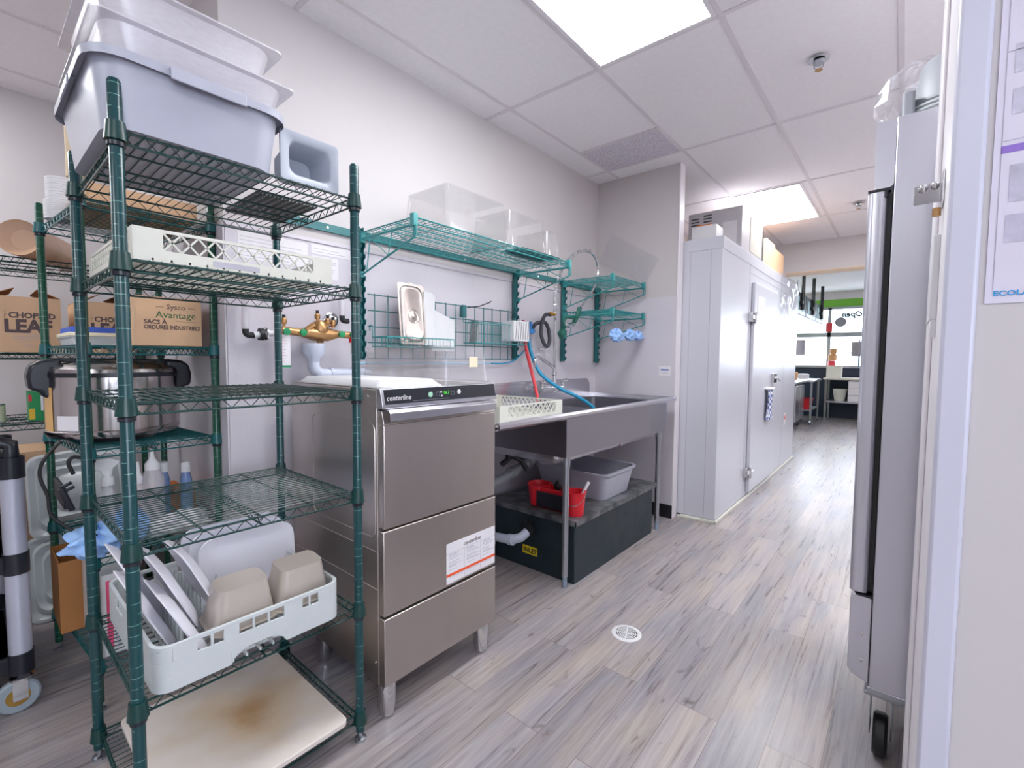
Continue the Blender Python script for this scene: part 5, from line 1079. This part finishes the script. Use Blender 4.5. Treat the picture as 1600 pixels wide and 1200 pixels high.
b = MB().box(WX+0.0305, WX+0.033, 4.45, 4.72, 1.60, 1.76); o = b.build('paper_notice', M['paper']); tag(o, 'small white paper taped near the top of the cooler door', 'notice')
# checked towel on the door hook
ck = bpy.data.materials.new('checked cloth'); ck.use_nodes = True; _n = ck.node_tree.nodes; _l = ck.node_tree.links; _c = _n.new('ShaderNodeTexChecker'); _c.inputs['Scale'].default_value = 38; _c.inputs['Color1'].default_value = lin('#e6e8f0'); _c.inputs['Color2'].default_value = lin('#5d6fae')
_tc = _n.new('ShaderNodeTexCoord'); _l.new(_tc.outputs['Object'], _c.inputs['Vector']); _l.new(_c.outputs[0], _n['Principled BSDF'].inputs['Base Color'])
t2 = thing('dish_towel', 'blue and white checked towel hanging on the cooler door', 'towel', (WX+0.05, 4.92, 0.60))
b = MB(); R = []
for k in range(9):
    z = 0.93-0.29*k/8; y0 = 4.84-0.02*k/8; y1 = 4.98+0.06*k/8
    ring = []
    for i in range(10): f = i/9; ring.append((WX+0.062+0.012*math.sin(f*9+k*0.5), y0+(y1-y0)*f, z))
    for i in range(10)[::-1]: f = i/9; ring.append((WX+0.054+0.012*math.sin(f*9+k*0.5), y0+(y1-y0)*f, z))
    R.append(ring)
b.loft(R); b.build('cloth', ck, t2, ang=60)
b = MB().box(WX+0.030, WX+0.080, 4.83, 5.02, 0.925, 0.94); b.build('hook_bar', M['white_pl'], t2, bevel=0.004)
o = MB().box(WX+0.001, WX+0.0022, 5.96, 6.06, 0.47, 0.60).build('warning_sticker', M['paper']); tag(o, 'small white sticker with a red warning triangle low on the cooler wall', 'sticker')
MB().prism([(5.965, 0.53), (6.055, 0.53), (6.01, 0.595)], 'x', WX+0.0022, WX+0.0028).build('red_triangle', M['red'], o)
# crumpled clear plastic draped over the far top corner
b = MB(); R = []; rnd = random.Random(9)
for k in range(15):
    f = k/14; ring = []
    for i in range(22):
        g_ = i/21; y = 5.45+0.98*g_; dz = 0.035*rnd.random()
        z = 2.10+0.03*rnd.random() if f < 0.25 else 2.10-0.62*(f-0.25)/0.75*(0.8+0.2*math.sin(i*1.3)); x = WX-0.08+0.095*f/0.25 if f < 0.25 else WX+0.010+0.016*rnd.random()
        ring.append((x, y, z))
    R.append(ring)
o_ = len(b.v)
for r in R:
    for p in r: b.v.append(Vector(p))
for k in range(14):
    for i in range(21): b.f.append([k*22+i, k*22+i+1, (k+1)*22+i+1, (k+1)*22+i]); b.fm.append(0)
tag(b.build('plastic_strip', clear('crinkled film', '#fbfbfd', 0.10, 0.05, 0.04), smooth=False), 'crinkled clear plastic film hanging over the far top edge of the cooler', 'plastic film')
# condensing unit and boxes above
t = thing('condensing_unit', 'pale grey condensing unit with louvred vents on the cooler roof', 'condensing unit', (-1.25, 4.41, WZ+0.004))
b = MB().box(-1.46, -1.035, 4.05, 4.78, WZ+0.004, 2.43); bd = b.build('casing', mat('pale grey casing', '#c9c5ca', 0.35), t, bevel=0.004)
b = MB()
for x0, x1, n, z0 in ((-1.435, -1.37, 11, 2.13), (-1.335, -1.27, 8, 2.22)):
    for k in range(n): b.box(x0, x1, 4.048, 4.051, z0+k*0.0245, z0+k*0.0245+0.011)
b.build('louvre_slots', mat('slot shadow grey', '#4c4a50', 0.7), bd)
MB().box(-1.345, -1.275, 4.048, 4.051, 2.155, 2.185).build('badge', M['blackp'], bd); MB().box(-1.18, -1.075, 4.048, 4.050, 2.10, 2.32).build('paper_label', M['paper'], bd)
MB().box(-1.036, -1.031, 4.30, 4.68, 2.11, 2.40).build('side_panel', mat('beige filter', '#bcb6ad', 0.7), bd, bevel=0.003)
MB().box(-1.036, -1.026, 4.70, 4.75, 2.10, 2.43).build('corner_strip', M['chrome'], bd)
t, bb = carton(-1.28, -1.10, 3.62, 3.78, WZ+0.004, 2.20, 'small open white carton with an orange flap at the near corner of the cooler roof', m=M['white_pl'], group='boxes on the cooler roof', open_=True)
MB().box(-1.25, -1.15, 3.64, 3.70, 2.20, 2.215).build('orange_flap', mat('orange flap', '#d8834a', 0.6), bb)
t, bb = carton(-1.33, -1.05, 4.98, 5.35, WZ+0.004, 2.36, 'tan cardboard box with a white label on the cooler roof', group='boxes on the cooler roof'); MB().box(-1.20, -1.10, 4.978, 4.980, 2.14, 2.25).build('white_label', M['paper'], bb)
carton(-1.38, -1.06, 5.40, 5.85, WZ+0.004, 2.34, 'plain brown cardboard box behind the labelled one on the cooler roof', group='boxes on the cooler roof')
# ------------------------------------------------------------------ reach-in fridge on the right
t = thing('upright_fridge', 'tall stainless steel upright fridge on casters beside the white partition', 'fridge', (0.35, 2.05, 0))
FY0, FY1 = 1.72, 2.42
b = MB().box(-0.044, 0.66, FY0, FY1, 0.222, 1.885); fb = b.build('cabinet', M['steelf'], t, bevel=0.003)
b = MB(); b.prism(rrect(-0.0665, 1.788, 0.0225, 0.094, 0.012, 3), 'y', FY0, FY1); b.build('top_panel', M['steelf'], t)
b = MB(); b.prism([(-0.046, 0.232), (-0.046, 0.492), (-0.090, 0.498), (-0.098, 0.480), (-0.098, 0.262), (-0.086, 0.248)], 'y', FY0, FY1); lw_ = b.build('bottom_grille', M['steelf'], t, bevel=0.002)
b = MB()
for z in (0.38, 0.30): b.lathe([(0, -0.003), (0.006, -0.002), (0.006, 0), (0, 0)], (-0.065, FY0, z), 10, 'y')
b.build('screw', M['chrome'], lw_)
b = MB(); R = [(-0.066, 0), (-0.100, 0.0)]
b.prism(rrect(-0.0800, (FY0+FY1)/2, 0.0220, (FY1-FY0)/2, 0.014, 4), 'z', 0.505, 1.685); dd = b.build('door', M['steelf'], t)
b = MB().box(-0.060, -0.046, FY0+0.012, FY1-0.012, 0.51, 1.68); b.build('gasket', M['black'], t)
b = MB().box(-0.102, -0.050, FY0+0.0, FY0+0.03, 1.686, 1.693).lathe([(0, 0), (0.006, 0), (0.006, 0.02), (0, 0.02)], (-0.060, FY0+0.006, 1.668), 8); b.box(-0.085, -0.045, FY0+0.0, FY0+0.02, 0.494, 0.500); b.build('hinge', M['blackp'], t)
b = MB().box(-0.048, 0.66, FY0-0.0, FY1, 0.205, 0.223); b.build('base_rail', M['galv'], t, bevel=0.002)
for x, y in ((-0.01, FY0+0.05), (0.60, FY0+0.05), (-0.01, FY1-0.06), (0.60, FY1-0.06)):
    b = MB().box(x-0.045, x+0.045, y-0.045, y+0.045, 0.196, 0.206).box(x-0.03, x-0.026, y-0.03, y+0.03, 0.07, 0.197).box(x+0.022, x+0.026, y-0.03, y+0.03, 0.07, 0.197); cs = b.build('caster', M['galv'], t, bevel=0.002)
    MB().lathe([(0, -0.018), (0.055, -0.018), (0.062, -0.010), (0.062, 0.010), (0.055, 0.018), (0, 0.018)], (x-0.002, y, 0.062), 24, 'x').build('wheel', M['black'], cs)
# things on the fridge
zt = 1.886
for k, (r, h, y, x, lab) in enumerate(((0.125, 0.012, 1.86, 0.075, 'white round bowl lid on the fridge top, lowest of the stack'), (0.123, 0.012, 1.86, 0.075, 'white round bowl lid on the fridge top, second from below'), (0.121, 0.012, 1.86, 0.075, 'white round bowl lid on the fridge top, third from below'))):
    z = zt+k*0.0125
    b = MB().lathe([(0, 0), (r-0.006, 0), (r, 0.003), (r, 0.009), (r-0.008, h), (0, h)], (x, y, z), 40); tag(b.build('bowl_lid', M['grey_pl2']), lab, 'lid', 'round lids on the fridge')
b = MB().lathe([(0, 0), (0.085, 0), (0.092, 0.008), (0.088, 0.02), (0.075, 0.12), (0.068, 0.13), (0, 0.135)], (0.075, 1.845, zt+0.038), 36); tag(b.build('grey_bowl', mat('mid grey plastic', '#a3a6ae', 0.4)), 'grey round bowl upside down on the lids above the fridge', 'bowl')
b = MB(); b.prism(rrect(-0.022, 1.80, 0.014, 0.05, 0.008), 'z', zt, zt+0.075); tag(b.build('grey_scoop', mat('mid grey plastic', '#a3a6ae', 0.4), bevel=0.004), 'small grey scoop lying at the front edge of the fridge top', 'scoop')
b = MB(); R = []; rnd = random.Random(4)
for k in range(12):
    v = PI*k/11; R.append([(0.0+0.10*math.sin(v)*math.cos(2*PI*i/18)*(0.8+0.35*rnd.random()), 1.95+0.10*math.sin(v)*math.sin(2*PI*i/18)*(0.8+0.35*rnd.random()), zt+0.002+0.12*(1-math.cos(v))*(0.97+0.06*rnd.random() if 0 < k < 11 else 1)) for i in range(18)])
b.loft(R); o = b.build('plastic_bag', clear('crinkled film', '#fbfbfd', 0.10, 0.05, 0.04), smooth=False); tag(o, 'crinkled clear plastic bag of cups on the fridge top', 'bag')
b = MB()
for k in range(9): p = Vector((-0.01+0.008*k, 1.94+0.004*k, zt+0.13+0.007*k)); b.tube([p, p+Vector((0.005, 0.002, 0.004))], [0.036, 0.037], 20)
tag(b.build('cup_stack', M['milk']), 'leaning stack of clear cups inside the plastic bag on the fridge', 'cups')
# bracket and housing on the jamb
t = thing('latch_bracket', 'small chrome latch bracket screwed to the white jamb', 'bracket', (0.03, 1.30, 1.50))
b = MB().box(0.0, 0.0455, 1.285, 1.29, 1.522, 1.56).box(0.0415, 0.0455, 1.25, 1.33, 1.515, 1.575); b.build('plate', M['chrome'], t, bevel=0.001)
MB().sphere((0.014, 1.280, 1.552), 0.008).build('bolt', M['chrome'], t); MB().sphere((0.032, 1.28, 1.555), 0.007).build('bolt', M['chrome'], t)
MB().lathe([(0, 0), (0.007, 0), (0.007, 0.016), (0, 0.018)], (0.036, 1.27, 1.490), 10).build('brass_pin', M['brass'], t)
t = thing('door_closer', 'thin white perforated housing fixed on the jamb below the latch bracket', 'housing', (0.04, 1.35, 1.28))
MB().box(0.034, 0.0462, 1.30, 1.46, 1.285, 1.46).build('housing', M['white_pl'], t, bevel=0.002)
MB().prism([(1.30, 1.25), (1.46, 1.285), (1.30, 1.285)], 'x', 0.036, 0.0462).build('lower_lip', M['white_pl'], t, bevel=0.001)
# laminated poster on the partition
o = MB().box(0.0975, 0.40, 1.1125, 1.1148, 1.297, 1.95).build('safety_poster', M['poster']); tag(o, 'laminated white poster with a purple band on the partition at the right edge', 'poster')
MB().box(0.106, 0.38, 1.1117, 1.1127, 1.540, 1.552).build('purple_band', mat('purple print', '#8c6cc4', 0.3), o)
MB().box(0.107, 0.38, 1.1117, 1.1126, 1.7, 1.701).box(0.1065, 0.107, 1.1117, 1.1126, 1.32, 1.9).box(0.106, 0.38, 1.1117, 1.1126, 1.5595, 1.56).build('ruled_lines', M['papergrey'], o)
for x0, z0, z1 in ((0.116, 1.60, 1.64), (0.116, 1.665, 1.71), (0.118, 1.46, 1.52), (0.116, 1.395, 1.44)):
    MB().box(x0, x0+0.16, 1.1117, 1.1126, z0, z1).build('picture_panel', mat('pale grey print', '#bdb8cc', 0.3, var=0.2, scale=30), o)
text('lettering', 'ECOLAB', 0.0115, (0.1068, 1.1115, 1.3095), '-y', mat('blue logo print', '#3f9bd8', 0.4), o, bold=0.0003, sx=1.15)
# ------------------------------------------------------------------ front room beyond the opening
def menu(y0, y1, label):
    t = thing('menu_screen', label, 'screen', (-1.31, (y0+y1)/2, 1.93), 'ceiling-hung menu screens')
    MB().box(-1.335, -1.300, y0, y1, 1.93, 2.27).build('screen_back', mat('dark screen back', '#24303c', 0.4), t, bevel=0.004)
    MB().box(-1.300, -1.296, y0+0.02, y1-0.02, 1.935, 1.995).build('light_strip', mat('pale blue strip', '#b9cfe2', 0.4), t)
    for q in (y0+0.15, y1-0.35): MB().box(-1.300, -1.292, q, q+0.2, 1.99, 2.2).build('mount_plate', mat('pale teal plate', '#8fb0b4', 0.5), t)
    ym = (y0+y1)/2
    MB().tube([(-1.27, ym, 2.0), (-1.27, ym, CZ)], 0.028, 10).build('ceiling_pole', M['black'], t)
    MB().box(-1.30, -1.25, ym-0.12, ym+0.12, 2.08, 2.13).build('arm', M['black'], t)
menu(8.10, 9.10, 'dark menu screen hung on a black pole, nearest the opening'); menu(9.15, 10.2, 'dark menu screen hung on a black pole, middle of the row'); menu(10.25, 11.3, 'dark menu screen hung on a black pole, nearest the shop window')
dk = M['blackp']
t = thing('undercounter_fridge', 'low steel counter fridge just beyond the opening under the work surface', 'fridge', (-1.7, 9.6, 0))
MB().box(-2.1, -1.42, 9.1, 10.05, 0.08, 0.80).build('cabinet', dk, t, bevel=0.005); MB().box(-1.42, -1.395, 9.15, 9.58, 0.14, 0.76).build('door', M['steelh'], t, bevel=0.004); MB().box(-1.42, -1.395, 9.60, 10.02, 0.14, 0.76).build('door', M['steelh'], t, bevel=0.004)
for x in (-2.0, -1.48):
    for y in (9.18, 9.98): MB().lathe([(0, 0), (0.02, 0), (0.02, 0.08), (0, 0.08)], (x, y, 0), 10).build('foot', M['black'], t)
t = thing('steel_counter_top', 'long steel work surface running towards the shop window', 'counter top', (-1.75, 9.9, 0.80)); MB().box(-2.15, -1.36, 8.95, 10.10, 0.80, 0.84).build('slab', M['steelh'], t, bevel=0.006)
t = thing('steel_work_table', 'steel work table on casters with a red tub on its lower shelf', 'table', (-1.7, 10.65, 0))
MB().box(-2.1, -1.26, 10.12, 11.15, 0.80, 0.84).build('tabletop', M['steelh'], t, bevel=0.006); MB().box(-2.08, -1.30, 10.16, 11.12, 0.26, 0.28).build('shelf', M['galv'], t)
for x in (-2.05, -1.31):
    for y in (10.18, 11.08):
        l_ = MB().tube([(x, y, 0.08), (x, y, 0.80)], 0.02, 10).build('leg', M['galv'], t); MB().lathe([(0, -0.015), (0.045, -0.015), (0.045, 0.015), (0, 0.015)], (x, y, 0.045), 16, 'x').build('wheel', M['galv'], l_)
b = MB(); tub(b, -1.45, 10.40, 0.2805, 0.20, 0.13, 0.18, 0.02, 0.03); tag(b.build('red_tub', M['red'], ang=50), 'bright red tub on the lower shelf of the far steel table', 'tub')
t = thing('window_counter', 'pale counter with metal legs and lower shelf under the shop window', 'counter', (-0.2, 11.4, 0))
MB().box(-1.24, 1.6, 11.15, 11.79, 0.82, 0.86).build('counter_slab', mat('pale counter', '#d8cfc6', 0.4), t, bevel=0.005); MB().box(-1.2, 1.6, 11.25, 11.75, 0.36, 0.39).build('shelf', M['galv'], t)
for x in (-1.2, 0.3, 1.55):
    for y in (11.22, 11.74): MB().tube([(x, y, 0), (x, y, 0.82)], 0.022, 10).build('leg', M['galv'], t)
t = thing('drawer_unit', 'white three-drawer unit under the window counter', 'drawer unit', (-0.55, 11.42, 0.39)); MB().box(-0.83, -0.25, 11.19, 11.7, 0.391, 0.80).build('carcass', M['white'], t)
for k in range(3): 
    d = MB().box(-0.82, -0.26, 11.175, 11.19, 0.405+0.13*k, 0.525+0.13*k).build('drawer', M['white'], t, bevel=0.003); MB().box(-0.62, -0.44, 11.165, 11.176, 0.50+0.13*k, 0.508+0.13*k).build('handle', M['galv'], d)
b = MB(); cup(b, -0.98, 11.42, 0.391, 0.24, 0.085, 0.12, 0.004, 24); tag(b.build('white_bucket', M['cream_pl']), 'cream bucket on the shelf under the window counter', 'bucket')
carton(-1.33+0.12, -0.96, 11.3, 11.5, 0.861, 1.10, 'white open carton on the window counter', m=M['cream_pl'], group='things on the window counter', open_=True)
def pot(x, y, z, r, h, m, label, cat='container'):
    b = MB().lathe([(0, 0), (r*0.85, 0), (r, h*0.3), (r, h*0.9), (r*0.7, h), (0, h)], (x, y, z), 18); return tag(b.build('counter_container', m, ang=40), label, cat, 'things on the window counter')
cork = mat('cork tone', '#cf9a68', 0.6)
pot(-1.16, 11.65, 0.861, 0.07, 0.34, M['redh'], 'red round container behind the white carton by the window'); pot(-1.15, 11.65, 1.202, 0.075, 0.13, cork, 'tan round container stacked on the red one'); pot(-1.14, 11.65, 1.333, 0.06, 0.12, cork, 'small tan container topmost of the window stack')
pot(-0.55, 11.45, 0.861, 0.05, 0.18, M['grey_pl2'], 'clear cup-shaped container near the fridge edge on the window counter')
for k, (x, y, r, h, m, lab) in enumerate(((-1.62, 9.9, 0.09, 0.09, cork, 'orange-tan bowl on the steel work surface'), (-1.62, 10.3, 0.07, 0.14, cork, 'orange-tan cup on the far steel table'), (-1.52, 10.7, 0.10, 0.10, M['milk'], 'milky bowl on the far steel table'), (-1.70, 9.4, 0.10, 0.28, M['white_pl'], 'tall white dispenser at the near end of the steel work surface'))):
    o = pot(x, y, 0.841, r, h, m, lab); o['group'] = 'things on the steel work surface'
def lamp(x, y, z, label):
    t = thing('pendant_lamp', label, 'pendant lamp', (x, y, z), 'grey drum pendant lamps')
    MB().lathe([(0.148, 0), (0.15, 0), (0.15, 0.26), (0.148, 0.26)], (x, y, z), 28).build('lamp_shade', mat('grey shade', '#9b97a0', 0.8), t); MB().lathe([(0, 0.25), (0.148, 0.25), (0.148, 0.256), (0, 0.256)], (x, y, z), 28).build('top_disc', mat('grey shade', '#9b97a0', 0.8), t)
    MB().tube([(x, y, z+0.256), (x, y, CZ)], 0.004, 6).build('cord', M['black'], t)
lamp(-1.52, 9.7, 1.30, 'grey drum pendant lamp over the steel work surface'); lamp(-0.60, 10.4, 1.28, 'grey drum pendant lamp in front of the shop window beside the fridge')
t = thing('shop_sign', 'round grey hanging sign in the shop window', 'sign', (-1.05, 11.76, 1.90)); MB().lathe([(0, 0), (0.10, 0), (0.10, 0.012), (0, 0.012)], (-1.05, 11.76, 2.0), 28, 'y').build('disc', mat('grey sign', '#9a9aa2', 0.6), t); MB().tube([(-1.05, 11.765, 2.10), (-1.05, 11.765, 2.27)], 0.003, 5).build('string', M['black'], t)
tag(MB().box(-1.30, -1.19, 11.77, 11.795, 1.80, 1.99).build('red_sign', M['redh'], bevel=0.002), 'small red sign on the shop window mullion', 'sign')
o = text('window_lettering', 'Open', 0.15, (-0.69, 11.845, 2.09), 'y-back', mat('dark teal vinyl', '#17414b', 0.5), None, shear=0.2, bold=0.008); o.location = (-0.69, 11.845, 2.11); tag(o, 'dark Open lettering reversed on the shop window glass', 'lettering')
t = MB().tube([(-0.98, 11.81, 1.36), (-0.50, 11.81, 1.37)], 0.015, 8).tube([(-0.72, 11.81, 1.08), (-0.72, 11.81, 1.62)], 0.015, 8); tag(t.build('window_bar', mat('blue grey bar', '#4f6f8f', 0.5)), 'blue-grey cross-shaped bar standing in the shop window', 'bar')
